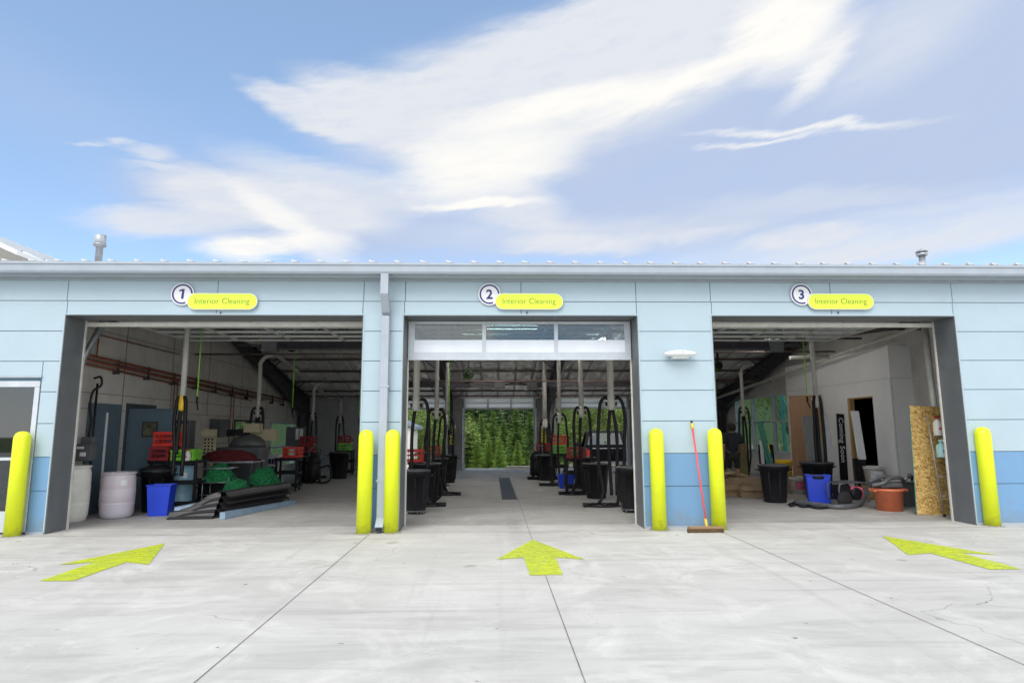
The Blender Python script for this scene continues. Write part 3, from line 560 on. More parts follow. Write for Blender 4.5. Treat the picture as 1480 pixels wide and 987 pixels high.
def walls():
    # side walls: cut to the roof line
    def side(x0, x1, m_, name, holes=()):
        b = MB(); edges = sorted({D+DEP, YB, RIDGE, *[e for h in holes for e in h[:2]]})
        for a, c in zip(edges, edges[1:]):
            h = next((h for h in holes if h[0] <= a < h[1]), None)
            zt = lambda y: roof_z(y)-.06
            if h:
                if h[2] > 0.01: b.prism([(a, 0), (c, 0), (c, h[2]), (a, h[2])], x0, x1, 'X')
                b.prism([(a, h[3]), (c, h[3]), (c, zt(c)), (a, zt(a))], x0, x1, 'X')
            else: b.prism([(a, 0), (c, 0), (c, zt(c)), (a, zt(a))], x0, x1, 'X')
        return bp(b, name, m_)
    side(XL-.2, XL, 'block', 'left_inner_wall', [(18.5, 20.9, 1.18, 1.88), (21.5, 24.3, .02, 1.86)])
    side(XR, XR+.2, 'block', 'right_inner_wall', [(18.9, 23.6, .75, 2.66)])
    # block courses and wall panel joints as thin recessed-looking beads
    b = MB()
    for k, z in enumerate((.6, 1.2, 1.95, 2.25, 2.85, 3.45)):
        b.box((XL, D+DEP, z), (XL+.004, 18.4 if z < 1.9 and z > 1.1 else 21.4, z+.012))
    for y in (12.9, 14.8, 16.7, 18.9, 21.0, 23.2): b.box((XL, y, 1.96), (XL+.006, y+.02, roof_z(y)-.4))
    bp(b, 'wall_joints', mat('mortar_joint', (.19, .18, .17), .9))
    # back wall with door openings
    ops = [(-4.62, -1.81), (-1.07, 1.70), (2.57, 5.42)]; zo = 2.84
    b = MB(); xs = [XL-.2]+[e for o in ops for e in o]+[XR+.2]
    for i in range(0, len(xs), 2): b.box((xs[i], YB, 0), (xs[i+1], YB+.2, zo))
    b.box((XL-.2, YB, zo), (XR+.2, YB+.2, ZBK+.05)); bp(b, 'back_wall', 'backwall')
    lt = MB(); lt.box((2.02, YB-.03, 0), (2.55, YB-.002, zo-.1)); bp(lt, 'pier_lining', 'pvc')
    for (a, c), n in zip(ops, 'abc'):
        f = MB()     # two sections hang in view below the header
        y = YB-.12
        f.box((a-.03, y, 2.36), (c+.03, y+.05, 2.43)); f.box((a-.03, y, 2.585), (c+.03, y+.05, 2.625)); f.box((a-.03, y, 2.79), (c+.03, y+.05, 2.86))
        for k in range(4): xx = a+(c-a)*k/3; f.box((xx-.035, y+.002, 2.431), (xx+.035, y+.048, 2.584)); f.box((xx-.035, y+.002, 2.626), (xx+.035, y+.048, 2.789))
        d = bp(f, 'rear_door', 'limeedge')
        g = MB(); g.box((a, y+.02, 2.431), (c, y+.03, 2.79)); bp(g, 'pane', 'poly', parent=d)
        t = MB()
        for xx in (a-.06, c+.06): t.box((xx-.03, YB-.16, 0), (xx+.03, YB-.04, 2.4)); t.tube(smooth_path([(xx, YB-.1, 2.4), (xx, YB-.2, 2.66), (xx, YB-.6, 2.78), (xx, YB-1.6, 2.80)]), .03, 6)
        bp(t, 'door_track', 'galv', parent=d)
    b = MB(); b.box((.6, YB+.4, .001), (1.9, YB+.85, .09)); b.box((2.0, YB+.5, .001), (5.2, YB+.85, .1)); struct(b.build('rear_kerb', 'sill'))
    # partition room on the right
    bx = 8.8; y0, y1 = 13.42, 18.3; zt = 3.30
    b = MB(); dy0, dy1, dz = 14.12, 15.12, 2.27
    b.prism([(y0, 0), (dy0, 0), (dy0, zt), (y0, zt)], bx, bx+.1, 'X'); b.prism([(dy1, 0), (y1, 0), (y1, zt), (dy1, zt)], bx, bx+.1, 'X'); b.prism([(dy0, dz), (dy1, dz), (dy1, zt), (dy0, zt)], bx, bx+.1, 'X')
    b.box((bx+.101, y0, 0), (XO1-3, y0+.1, zt)); b.box((bx, y0, zt+.001), (XO1-3, y1, zt+.05)); pw = bp(b, 'partition_room', 'drywall')
    j = MB(); j.box((bx-.003, y0-.003, 0), (bx+.03, y0+.03, 2.62)); j.box((bx-.0035, y0-.0035, 2.62), (XO1-3, y0-.0005, 2.645)); j.box((bx-.0035, y0, 2.62), (bx-.0005, y1, 2.64)); bp(j, 'drywall_bead', 'joint', parent=pw)
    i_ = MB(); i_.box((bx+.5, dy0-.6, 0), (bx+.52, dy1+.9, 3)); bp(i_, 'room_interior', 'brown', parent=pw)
    s = MB(); s.box((bx-.02, dy1-.09, 0), (bx+.10, dy1, dz)); s.box((bx-.01, dy0, dz-.03), (bx+.10, dy1, dz)); bp(s, 'door_stud', 'lumber', parent=pw)
    # right part of the building beyond the wall: dim backing so the room closes
    b = MB(); b.box((XR+.2, 18.31, 0), (XO1, 18.4, roof_z(18.4)-.12)); b.box((XL-3.4, 14.4, 0), (XL-.2, 14.5, 4)); bp(b, 'rear_of_wings', 'backwall')
    b = MB(); b.box((XR+.2, D+DEP, 0.0), (XO1-3, y0, .003)); bp(b, 'side_floor', 'floor')
    # window of the right wall
    f = MB(); ya, yb, za, zb = 18.9, 23.6, .75, 2.66
    for yy in (ya, 20.35, 22.0, yb-.06): f.box((XR-.02, yy, za), (XR+.1, yy+.06, zb))
    for zz in (za, 1.74, zb-.06): f.box((XR-.021, ya, zz), (XR+.101, yb, zz+.06))
    wf = bp(f, 'side_window', 'alum'); g = MB(); g.box((XR+.04, ya, za), (XR+.05, yb, zb)); bp(g, 'pane', 'glass', parent=wf)
    f = MB()
    for yy in (18.5, 19.65, 20.84): f.box((XL-.1, yy, 1.18), (XL+.02, yy+.06, 1.88))
    for zz in (1.18, 1.82): f.box((XL-.101, 18.5, zz), (XL+.021, 20.9, zz+.05))
    wf = bp(f, 'side_window', 'dark'); g = MB(); g.box((XL-.05, 18.5, 1.18), (XL-.04, 20.9, 1.88)); bp(g, 'pane', 'glass', parent=wf)
    f = MB()
    for yy in (21.5, 24.2): f.box((XL-.1, yy, .02), (XL+.03, yy+.08, 1.86))
    for zz in (.02, .95, 1.79): f.box((XL-.101, 21.5, zz), (XL+.031, 24.28, zz+.07))
    f.box((XL-.09, 21.58, .09), (XL+.0, 24.2, .35)); wf = bp(f, 'glazed_door', 'alum'); g = MB(); g.box((XL-.05, 21.5, .02), (XL-.04, 24.3, 1.86)); bp(g, 'pane', 'glass', parent=wf)
    # door frame in the left wall and the opened door leaf
    a, c = 11.85, 12.8
    f = MB(); f.box((XL-.005, a, 0), (XL+.03, a+.07, 2.03)); f.box((XL-.005, c, 0), (XL+.03, c+.08, 2.03)); f.box((XL-.004, a, 2.0), (XL+.031, c+.08, 2.07)); f.box((XL, a+.07, 0), (XL+.012, c, 2.0)); d1 = bp(f, 'closed_door', 'doorblue')
    g = MB(); g.box((XL+.013, 12.4, .12), (XL+.018, 12.47, 1.9)); bp(g, 'astragal', 'label', parent=d1)
    f = MB(); yy = 13.15; f.box((XL+.02, yy-.022, .01), (XL+.92, yy+.022, 2.0)); d2 = bp(f, 'open_door', 'doorblue', .004)
    g = MB(); g.box((XL+.32, yy-.03, 1.42), (XL+.64, yy-.0225, 1.74)); bp(g, 'door_window', 'dark', parent=d2); g = MB(); g.box((XL+.355, yy-.034, 1.455), (XL+.605, yy-.0305, 1.705)); bp(g, 'pane', mat('wired_glass', (.10, .10, .06), .3, var=.3, scale=9), parent=d2)
    g = MB(); g.tube([(XL+.84, yy-.023, 1.0), (XL+.84, yy-.07, 1.0), (XL+.72, yy-.075, 1.0)], .012, 8); bp(g, 'handle', 'chrome', parent=d2)
    f = MB(); f.box((XL-.005, 13.06, 0), (XL+.025, 13.12, 2.1)); f.box((XL-.005, 14.1, 0), (XL+.025, 14.18, 2.1)); f.box((XL-.004, 13.06, 2.04), (XL+.026, 14.18, 2.11)); f.box((XL, 13.12, 0), (XL+.008, 14.1, 2.04)); bp(f, 'door_frame', mat('frame_dark', (.05, .07, .085), .6))
walls()
def overhead_door(x0, x1, closed_section):
    w_ = x1-x0; nz = 4 if w_ > 3.9 else 3; yA = D+DEP+.04
    f = MB(); g = MB(); t = MB(); sec = .60
    if closed_section:
        y = yA-.12; zb, zt = 2.69, ZO-.015
        f.box((x0+.02, y, zb), (x1-.02, y+.05, zb+.13)); f.box((x0+.02, y, zt-.05), (x1-.02, y+.05, zt))
        for k in range(4):
            xx = x0+.07+(w_-.14)*k/3; hw = .05 if k in (0, 3) else .032
            f.box((xx-hw, y+.002, zb+.131), (xx+hw, y+.048, zt-.051))
        g.box((x0+.03, y+.02, zb+.13), (x1-.03, y+.03, zt-.05))
        fr = MB(); fr.box((x0+.05, y+.012, zb+.13), (x1-.05, y+.015, zb+.34))  # white strip painting a reflection across the lower panes
    z = 3.50; y = yA+.35; n = 5
    for s_ in range(n):
        ya, yb = y+s_*sec, y+(s_+1)*sec-.01
        f.box((x0, ya, z), (x1, ya+.055, z+.045)); f.box((x0, yb-.055, z), (x1, yb, z+.045))
        for k in range(nz+1):
            xx = x0+.04+(w_-.08)*k/nz; f.box((xx-.03, ya+.056, z+.002), (xx+.03, yb-.056, z+.043))
        g.box((x0+.02, ya+.02, z+.02), (x1-.02, yb-.02, z+.027))
    tr = []
    for xx in (x0-.05, x1+.05):
        t = MB(); tr.append(t); t.box((xx-.03, yA, 0), (xx+.03, yA+.03, 3.1)); t.bar((xx, yA+.35, z+.09), (xx, y+n*sec+.3, z+.09), .05, .04)
        t.tube(smooth_path([(xx, yA+.02, 3.05), (xx, yA+.06, 3.35), (xx, yA+.2, 3.55), (xx, yA+.4, 3.59)]), .028, 6)
        for s_ in range(n): t.tube([(xx-.05, y+s_*sec+.03, z+.05), (xx+.05, y+s_*sec+.03, z+.05)], .035, 8)
    t = MB(); t.tube([(x0-.1, yA+.16, 3.74), (x1+.1, yA+.16, 3.74)], .016, 8)
    for k in (.3, .62): t.tube([(x0+w_*k, yA+.16, 3.74), (x0+w_*k+.6, yA+.16, 3.74)], .045, 12)
    t.bar((x0+.1, y+n*sec+.1, z+.1), (x1-.1, y+n*sec+.1, z+.1), .05, .05)
    d = bp(f, 'garage_door', 'alum' if closed_section else 'trackpale'); bp(g, 'pane', 'glass', parent=d); bp(t, 'torsion_bar', 'galv', parent=d)
    for q in tr: bp(q, 'door_track', 'galv', parent=d)
    if closed_section: bp(fr, 'reflection_strip', 'reflwhite', parent=d)
    h = MB(); h.box((x0-.3, yA, ZO+.013), (x1+.3, yA+.02, ZO+.12)); bp(h, 'header_seal', 'reveal')
    # pale upright stops at the inner edge
    for q in (((x0+.001, yA-.06, 0), (x0+.022, yA-.03, ZO)), ((x1-.022, yA-.06, 0), (x1-.001, yA-.03, ZO)), ((x0+.023, yA-.06, ZO-.1), (x1-.023, yA-.03, ZO-.03)))[:2 if closed_section else 3]:
        s = MB(); s.box(*q); bp(s, 'door_stop', 'trackpale')
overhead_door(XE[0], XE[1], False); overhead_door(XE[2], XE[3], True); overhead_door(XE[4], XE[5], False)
# ------------------------------------------------------------------ bay signs and wall lamp
def sign(n, cx, cz, lab):
    s = thing('bay_sign', lab, 'sign', (cx, D-.012, cz), group='round numbered bay signs')
    rot = (R(90), 0, 0)
    b = MB(); b.lathe([(0, -.022), (.182, -.022), (.182, -.012), (0, -.012)], seg=48, axis='Y', smooth=False); b.build('number_disc', 'limeedge', s)
    r = MB(); pts = []
    a0, a1 = R(2), R(-65-0); n_ = 60; span = 2*math.pi-R(72)
    outer = [(.163*math.cos(R(4)+span*i/n_), .163*math.sin(R(4)+span*i/n_)) for i in range(n_+1)]; inner = [(.137*math.cos(R(4)+span*i/n_), .137*math.sin(R(4)+span*i/n_)) for i in range(n_+1)]
    for i in range(n_): r.prism([outer[i], outer[i+1], inner[i+1], inner[i]], -.0255, -.0225, 'Y')
    r.build('ring', 'navy', s)
    if n > 1: text_mesh(str(n), .215, 'numeral', 'navy', s, (-.055, -.0245, -.075), rot, .002, .006, 0)
    else: o1 = MB(); o1.prism([(-.05, .040), (-.05, .066), (-.004, .082), (.032, .082), (.020, -.078), (-.016, -.078), (-.006, .050)], -.0262, -.0222, 'Y'); o1.build('numeral', 'navy', s)
    def pill(x0, x1, z0, z1, y0, y1, name, m_):
        h = (z1-z0)/2; zc = (z0+z1)/2; pp = [(x1-h+h*math.cos(t), zc+h*math.sin(t)) for t in [-math.pi/2+math.pi*i/16 for i in range(17)]]+[(x0+h+h*math.cos(t), zc+h*math.sin(t)) for t in [math.pi/2+math.pi*i/16 for i in range(17)]]
        b = MB(); b.prism(pp, y0, y1, 'Y'); return b.build(name, m_, s)
    pill(.091, 1.199, -.256, .012, -.040, -.028, 'name_plate_edge', 'limeedge'); pill(.101, 1.189, -.246, .002, -.045, -.0405, 'name_plate', 'limeprint')
    text_mesh('Interior Cleaning', .135, 'lettering', 'olive', s, (.215, -.0475, -.162), rot, .001, -.0022, 0, 1.0, width=.86)
    b = MB(); b.tube([(.61, .0, -.285), (.61, .0, -.315)], .010, 8); b.build('fixing_stud', 'dark', s)
sign(1, -4.95, 3.705, "round white sign numbered 1 with a lime Interior Cleaning plate above the left bay")
sign(2, -.035, 3.715, "round white sign numbered 2 with a lime Interior Cleaning plate above the middle bay")
sign(3, 5.125, 3.725, "round white sign numbered 3 with a lime Interior Cleaning plate above the right bay")
L_ = thing('wall_lamp', 'flat white oval lamp fixed to the wide pillar between bays 2 and 3', 'wall lamp', (3.03, D, 2.73))
b = MB(); b.lathe([(.0, .055), (.13, .05), (.22, .03), (.275, .0), (.24, -.03), (.12, -.055), (0, -.06)], (0, -.12, 0), 40, sx=1, sy=.42); b.build('lamp_body', 'limeedge', L_)
b = MB(); b.box((-.13, -.16, -.078), (.13, -.02, -.052)); b.box((-.10, -.04, -.03), (.10, 0, .04)); b.build('lamp_base', 'label', L_, .006)
b = MB(); b.box((.0, -.238, .006), (.03, -.228, .022)); b.build('sensor', 'fascia', L_)
# ------------------------------------------------------------------ bollards, broom
def bollard_mesh():
    b = MB(); b.lathe([(.112, .0), (.112, 1.42), (.107, 1.465), (.09, 1.505), (.06, 1.53), (.03, 1.54), (0, 1.543)], seg=32); return b
spots = [(-7.12, 9.78, 'lime yellow bollard standing by the storefront window, far left'), (-1.925, 9.72, 'lime yellow bollard left of the downspout on the narrow pillar'), (-1.525, 9.76, 'lime yellow bollard right of the downspout on the narrow pillar'),
         (2.575, 9.76, 'lime yellow bollard on the middle bay side of the wide pillar'), (3.50, 9.76, 'lime yellow bollard beside the red handled broom, edge of bay 3'), (7.90, 9.86, 'lime yellow bollard right of bay 3, far right')]
b0 = None
for x, y, lab in spots:
    if b0 is None:
        b0 = thing('bollard', lab, 'bollard', (x, y, 0), 0, 'lime bollards in front of the pillars'); bollard_mesh().build('sleeve', 'lime', b0)
        c = MB(); c.lathe([(.16, .0), (.155, .006), (.113, .008)], seg=24); c.build('footing', mat('grout', (.30, .29, .27), .9, var=.2, scale=14), b0)
    else: dup(b0, (x, y, 0), random.uniform(0, 6), lab)
br = thing('push_broom', 'push broom with red handle leaning on the wide blue pillar', 'broom', (3.20, 9.60, 0))
b = MB(); b.tube([(.03, -.06, .10), (-.0, .30, 1.55)], .0135, 10); b.build('handle', 'redpole', br)
b = MB(); b.tube([(.032, -.075, .055), (.028, -.03, .19)], .02, 10); b.tube([(.0, .295, 1.53), (-.001, .318, 1.62)], .021, 10); b.build('ferrule', 'yellow', br)
b = MB(); b.tube([(-.001, .318, 1.62), (-.002, .327, 1.66)], .015, 8); b.build('end_cap', 'black', br)
b = MB(); b.box((-.26, -.13, .05), (.26, -.05, .085)); b.build('broom_head', 'wood', br, .008)
b = MB(); b.box((-.265, -.135, .0), (.265, -.045, .05)); 
for i in range(220):
    x, y = random.uniform(-.27, .27), random.uniform(-.145, -.035); b.bar((x*.97, y, .05), (x+random.uniform(-.01, .01), y+random.uniform(-.01, .01), 0), .006, .006)
b.build('bristles', 'brush', br)
# ------------------------------------------------------------------ left wall services
pr = thing('pipe_rack', 'rack of copper pipes running along the left wall on black brackets', 'pipes', (XL, 11, 0))
zz = lambda y: 2.90-.024*(y-12)
for k in range(5):
    b = MB(); o = .05+(k % 2)*.05; dz = -.02-.042*k+(.02 if k % 2 else 0)
    b.tube([(o, 0, zz(11)+dz+.05), (o, [13.0, 12.2, 11.4, 9.6, 8.6][k], zz(24)+dz+.05)], .020, 8); b.build('copper_pipe', 'copper', pr)
for k in range(12): y = .4+k*1.1; b = MB(); b.box((0, y, zz(y+11)-.23), (.13, y+.035, zz(y+11)-.16)); b.box((.085, y, zz(y+11)-.159), (.115, y+.035, zz(y+11)+.05)); b.build('bracket', 'dark', pr)
b = MB()
for y, z0, z1 in ((.9, zz(12), 3.35), (3.85, 1.55, 2.75), (4.0, 1.5, 2.75), (7.1, 1.05, 2.6), (7.3, 1.1, 2.6), (.15, 1.9, 2.7), (.28, 1.2, 2.7)): b.tube([(.05, y, z0), (.05, y, z1)], .013, 8)
b.tube([(.05, .9, 3.35), (.05, 4.0, 3.35)], .012, 8); b.tube([(.05, .3, 1.9), (.05, .3, .6)], .014, 8); b.tube([(.05, .42, 1.9), (.05, .42, .5)], .014, 8)
b.build('drop_pipes', 'copper', pr)
b = MB(); b.tube([(.06, .22, 2.1), (.06, .22, .9)], .02, 8); b.box((.0, -.05, 2.82), (.12, .35, 3.05)); b.build('white_conduit', 'pvc', pr)
eb = thing('water_valve_box', 'grey control box with dials above the white barrel at the left jamb', 'control box', (-7.3, 11.6, 1.02))
b = MB(); b.box((-.14, -.10, 0), (.14, .1, .30)); b.box((-.1, -.02, .30), (.12, .08, .42)); b.build('box_body', 'greyplastic', eb, .01)
b = MB(); b.box((-.04, -.112, .08), (.06, -.101, .15)); b.box((-.1, -.112, .21), (.02, -.101, .25)); b.build('dial', 'label', eb)
b = MB(); b.tube(smooth_path([(.02, 0, .42), (.05, -.02, .7), (-.02, .02, 1.0), (.03, .0, 1.25), (.16, 0, 1.35), (.14, 0, 1.5), (.02, 0, 1.48)]), .02, 8); b.tube([(.0, .15, -1.02), (.0, .15, 1.4)], .02, 8); b.build('cable', 'black', eb)
b = MB(); b.tube([W(116, 532, 11.0), W(121, 516, 11.0), W(146, 472, 11.25), W(151, 455, 11.3)], .055, 14); o = b.build('flue_pipe', 'galv'); tag(o, 'shiny metal duct slanting up the left jamb inside bay 1', 'duct')
# ------------------------------------------------------------------ barrels, bins, buckets
def barrel(name, lab, loc, m_, r=.30, h=.90, labelled=0, group=None):
    t = thing(name, lab, 'barrel', loc, random.uniform(-.2, .2), group)
    b = MB(); b.lathe([(r*.80, 0), (r*.90, .02), (r*.97, h*.12), (r, h*.3), (r*1.0, h*.335), (r*.985, h*.345), (r*1.0, h*.355), (r*1.01, h*.62), (r*.995, h*.63), (r*1.0, h*.64), (r*.985, h*.86), (r*.93, h*.93), (r*.92, h*.955), (r*1.0, h*.965), (r*1.0, h*.995), (r*.95, h), (r*.93, h*.975), (0, h*.975)], seg=40); b.build('drum', m_, t)
    b = MB()
    for x in (-.12, .12): b.lathe([(.03, h*.97), (.03, h*1.0), (0, h*1.0)], (x, 0, 0), 12)
    b.build('bung', m_, t)
    if labelled:
        b = MB()
        def patch(a0, a1, z0, z1, rr):
            n = 6; vs = [(rr*math.cos(a0+(a1-a0)*i/n), rr*math.sin(a0+(a1-a0)*i/n), z) for z in (z0, z1) for i in range(n+1)]; b.add(vs, [(i, i+1, i+n+2, i+n+1) for i in range(n)], True)
        patch(R(-55), R(-35), h*.72, h*.84, r*1.012); 
        if labelled > 1: patch(R(-150), R(-130), h*.36, h*.6, r*1.02)
        b.build('paper_label', 'label', t)
    return t
barrel('plastic_barrel', 'plain white plastic barrel half hidden by the left jamb of bay 1', GC(98, 757, .27), 'whiteplastic', .28, .95)
barrel('plastic_barrel', 'cloudy white and pink plastic barrel with paper labels, bay 1', GC(167, 750, .27), 'pink', .28, .80, 2)
barrel('plastic_barrel', 'pale blue plastic barrel behind the bright blue bin in bay 1', GC(260, 735, .23), 'palblue', .25, .84, 1)
def can(lab, loc, h=.78, r=.29, m_='black', wheels=False, group='black wheeled trash cans', rz=0, lid=False):
    t = thing('trash_can', lab, 'trash can', loc, rz, group); z0 = .07 if wheels else 0
    b = MB(); b.lathe([(r*.74, z0), (r*.76, z0+.02), (r*.93, h*.82), (r*1.0, h*.82), (r*1.0, h*.92), (r*1.07, h*.93), (r*1.07, h*.97), (r*1.0, h*.97), (r*.95, h*.94), (r*.72, z0+.05), (0, z0+.05)], seg=36); b.build('bin_body', m_, t)
    b = MB()
    for s_ in (-1, 1): b.tube(smooth_path([(s_*r*1.0, -.07, h*.86), (s_*r*1.22, -.06, h*.87), (s_*r*1.22, .06, h*.87), (s_*r*1.0, .07, h*.86)], 5), .014, 6)
    for s_ in range(8): a = s_*math.pi/4; b.bar((r*.78*math.cos(a), r*.78*math.sin(a), z0+.1), (r*.94*math.cos(a), r*.94*math.sin(a), h*.81), .03, .012)
    b.build('handle', m_, t)
    b = MB(); b.lathe([(r*.99, h*.972), (r*1.08, h*.975), (r*1.08, h*.99), (r*.93, h*1.0), (r*.91, h*.975)], seg=36); b.build('rim', 'greyplastic', t)
    if lid:
        b = MB(); b.lathe([(r*1.1, h*.99), (r*1.1, h*1.02), (r*.6, h*1.08), (0, h*1.09)], seg=36); b.build('lid', m_, t)
    if wheels:
        b = MB(); b.lathe([(r*.8, .05), (r*.8, .07), (0, .07)], seg=24)
        for a in range(5): b.lathe([(.0, -.012), (.034, -.012), (.034, .012), (0, .012)], (r*.65*math.cos(a*1.256), r*.65*math.sin(a*1.256), .034), 12, 'X')
        b.build('dolly', 'greyplastic', t)
    return t
can('square shouldered black trash can with lid behind the blue bin in bay 1', GC(224, 741, .28), .80, .30, lid=True)
can('black trash can with a green stepladder standing behind it, bay 3', GC(1121, 727, .22), .78, .30)
can('black trash can next to the small blue bin in bay 3', GC(1184, 722, .25), .80, .33)
can('black wheeled trash can hard against the left jamb of the middle bay', GC(601, 744, .2), .80, .24, wheels=True)
can('large black trash can below the red crate, left side of the middle bay', GC(615, 728, .28), .84, .31)
can('black trash can between the hoses in front of the pickup', GC(862, 721, .25), .78, .29)
can('black trash can hard against the right jamb of the middle bay', GC(914, 742, .22), .84, .26, wheels=True)
can('dark trash can at the far end of the vacuum row in bay 1', (-5.55, 19.4, 0), .78, .33, 'black')
can('black trash can under the farthest red bin, right of the middle bay', (1.72, 19.5, 0), .78, .33)
can('black trash can between the first and second carts, left of the middle bay', (-1.42, 16.2, 0), .84, .30)
can('black trash can before the rear column, left of the middle bay', (-1.32, 18.9, 0), .82, .30)
can('black trash can right behind the second vacuum drop, right of the middle bay', (2.45, 16.7, 0), .82, .30)
can('black trash can between the carts far back in the left bay', (-5.0, 20.9, 0), .85, .33)
def vac_machine(lab, x, y, rz=0):
    t = thing('canister_vacuum', lab, 'vacuum machine', (x, y, 0), rz, 'black canister vacuums on the floor')
    b = MB(); b.lathe([(.20, .10), (.23, .14), (.23, .55), (.21, .58), (.24, .60), (.24, .66), (.17, .80), (.06, .86), (0, .86)], seg=28); b.build('canister', 'black', t)
    b = MB(); b.tube(smooth_path([(-.18, -.05, .78), (-.2, -.05, .98), (0, -.05, 1.06), (.2, -.05, .98), (.18, -.05, .78)]), .018, 8); b.build('handle', 'greyplastic', t)
    b = MB(); b.tube(smooth_path([(.1, -.2, .45), (.3, -.35, .5), (.35, -.4, .2), (.15, -.48, .05), (-.2, -.45, .05)]), .028, 8); b.build('hose', 'blackrub', t)
    for a in range(4): b = MB(); b.lathe([(0, -.02), (.05, -.02), (.05, .02), (0, .02)], (.19*math.cos(a*1.57+.8), .19*math.sin(a*1.57+.8), .05), 12, 'X'); b.build('caster', 'tyre', t)
vac_machine('black canister vacuum before the first cart, left of the middle bay', -1.55, 14.0, .4)
vac_machine('black canister vacuum beside the pale rear pier, right of the middle bay', 1.45, 20.2, -.3)
vac_machine('black canister vacuum standing between the second and third vacuum drops of the left bay', -5.3, 19.0, .9)
vac_machine('black canister vacuum near the grey back wall of the left bay', -4.6, 22.9, .2)
def tub(name, lab, cat, loc, w0, w1, dep, h, m_, rz=0, group=None):
    t = thing(name, lab, cat, loc, rz, group); b = MB(); th = .012
    def ring(w_, d, z): return [(-w_/2, -d/2, z), (w_/2, -d/2, z), (w_/2, d/2, z), (-w_/2, d/2, z)]
    vs = ring(w0, dep*.85, 0)+ring(w1, dep, h*.96)+ring(w1+.03, dep+.03, h*.96)+ring(w1+.03, dep+.03, h)+ring(w1-.02, dep-.02, h)+ring(w0-.03, dep*.85-.03, .02)
    fs = [(3, 2, 1, 0)]+[(k*4+i, k*4+(i+1) % 4, (k+1)*4+(i+1) % 4, (k+1)*4+i) for k in range(5) for i in range(4)]+[(20, 21, 22, 23)]
    b.add(vs, fs); b.build('bin_shell', m_, t, .012); return t
tub('recycling_bin', 'bright blue plastic bin in front of the black trash can in bay 1', 'bin', GC(231, 746, .16), .33, .41, .32, .56, 'blue', .12)
t = tub('blue_bin', 'small blue bin filled with a black bag beside the pump in bay 3', 'bin', GC(1184, 728, .17), .40, .46, .32, .58, 'blue', -.35)
b = MB(); b.lathe([(.19, .5), (.2, .555), (.12, .585), (0, .57)], seg=16); b.build('bin_liner', 'black', t)
tub('blue_bin', 'dark blue bin on the floor under a cart right of the middle bay', 'bin', (1.98, 16.9, 0), .36, .44, .34, .36, 'blue')
def bucket(lab, loc, r, h, m_, mlabel=None, name='bucket', cat='bucket', band=None):
    t = thing(name, lab, cat, loc, random.uniform(-.5, .5)); b = MB()
    b.lathe([(r*.84, 0), (r*.97, h*.86), (r*1.03, h*.87), (r*1.03, h*.90), (r*.98, h*.90), (r*.99, h*.97), (r*1.04, h*.98), (r*1.04, h), (r*.97, h), (r*.8, .03), (0, .03)], seg=32); b.build('bucket_body', m_, t)
    b = MB(); b.tube(smooth_path([(-r, 0, h*.9), (-r*.8, -r*.8, h*.62), (0, -r*1.15, h*.5), (r*.8, -r*.8, h*.62), (r, 0, h*.9)], 5), .005, 6); b.build('bail', 'galv', t)
    if band:
        b = MB(); n = 14; vs = [(r*q*math.cos(R(-150)+R(120)*i/n), r*q*math.sin(R(-150)+R(120)*i/n), z) for q, z in ((.90, h*.28), (.965, h*.74)) for i in range(n+1)]
        b.add([Vector(v)*1.0 for v in vs], [(i, i+1, i+n+2, i+n+1) for i in range(n)], True); o = b.build('bucket_label', band, t); o.scale = (1.03, 1.03, 1)
    return t
bucket('yellow plastic pail on top of a box beside the plywood sheet', (7.12, 15.2, .42), .20, .36, 'yellow')
bx = thing('carton', 'small brown carton under the yellow pail in bay 3', 'carton', (7.12, 15.22, 0)); b = MB(); b.box((-.2, -.2, 0), (.2, .2, .415)); b.build('carton_body', 'card', bx, .004)
bucket('white pail with a pink label below the yellow pail', GC(1154, 714, .15), .19, .40, 'whiteplastic', band='pinkl')
bucket('white plastic bucket beside the door stud of the grey room', (8.50, 13.85, .30), .21, .40, 'whiteplastic', band='label')
# orange tub with rope handles and its clutter
t = thing('orange_tub', 'round orange tub holding grey hose gear, right side of bay 3', 'tub', GC(1287, 740, .26))
b = MB(); b.lathe([(.215, 0), (.25, .36), (.28, .365), (.28, .41), (.25, .41), (.20, .03), (0, .03)], seg=36); b.build('tub_shell', 'orange', t)
b = MB()
for s_ in (-1, 1): b.box((s_*.27, -.09, .35), (s_*.33, .09, .40))
b.build('handle', 'orange', t, .01)
hc = thing('hose_gear', 'grey hose and hard cases piled on top of the orange tub', 'hose gear', GC(1287, 740, .26, .42))
b = MB(); b.box((-.24, -.14, 0), (.22, .16, .09), Matrix.Rotation(.15, 3, 'Z')); b.build('hard_case', 'greyplastic', hc, .03)
b = MB(); b.tube(smooth_path([(-.36, -.1, .05), (-.2, -.18, .10), (0, -.12, .19), (.25, -.05, .17), (.36, .1, .05)]), .035, 10); b.tube(smooth_path([(-.3, .1, .10), (0, .1, .2), (.2, .12, .16)]), .03, 10); b.build('hose', 'greyplastic', hc)
t = tub('grey_tote', 'dark grey tote with clamps behind the orange tub', 'tote', GC(1313, 733, .2), .36, .42, .32, .46, 'greyplastic')
b = MB(); b.tube(smooth_path([(-.1, -.1, .44), (-.08, -.14, .56), (.05, -.12, .6), (.09, -.05, .5)]), .025, 8); b.lathe([(.03, .55), (.05, .6), (.03, .64)], (.02, -.1, 0), 12); b.build('clamp', 'chrome', t)
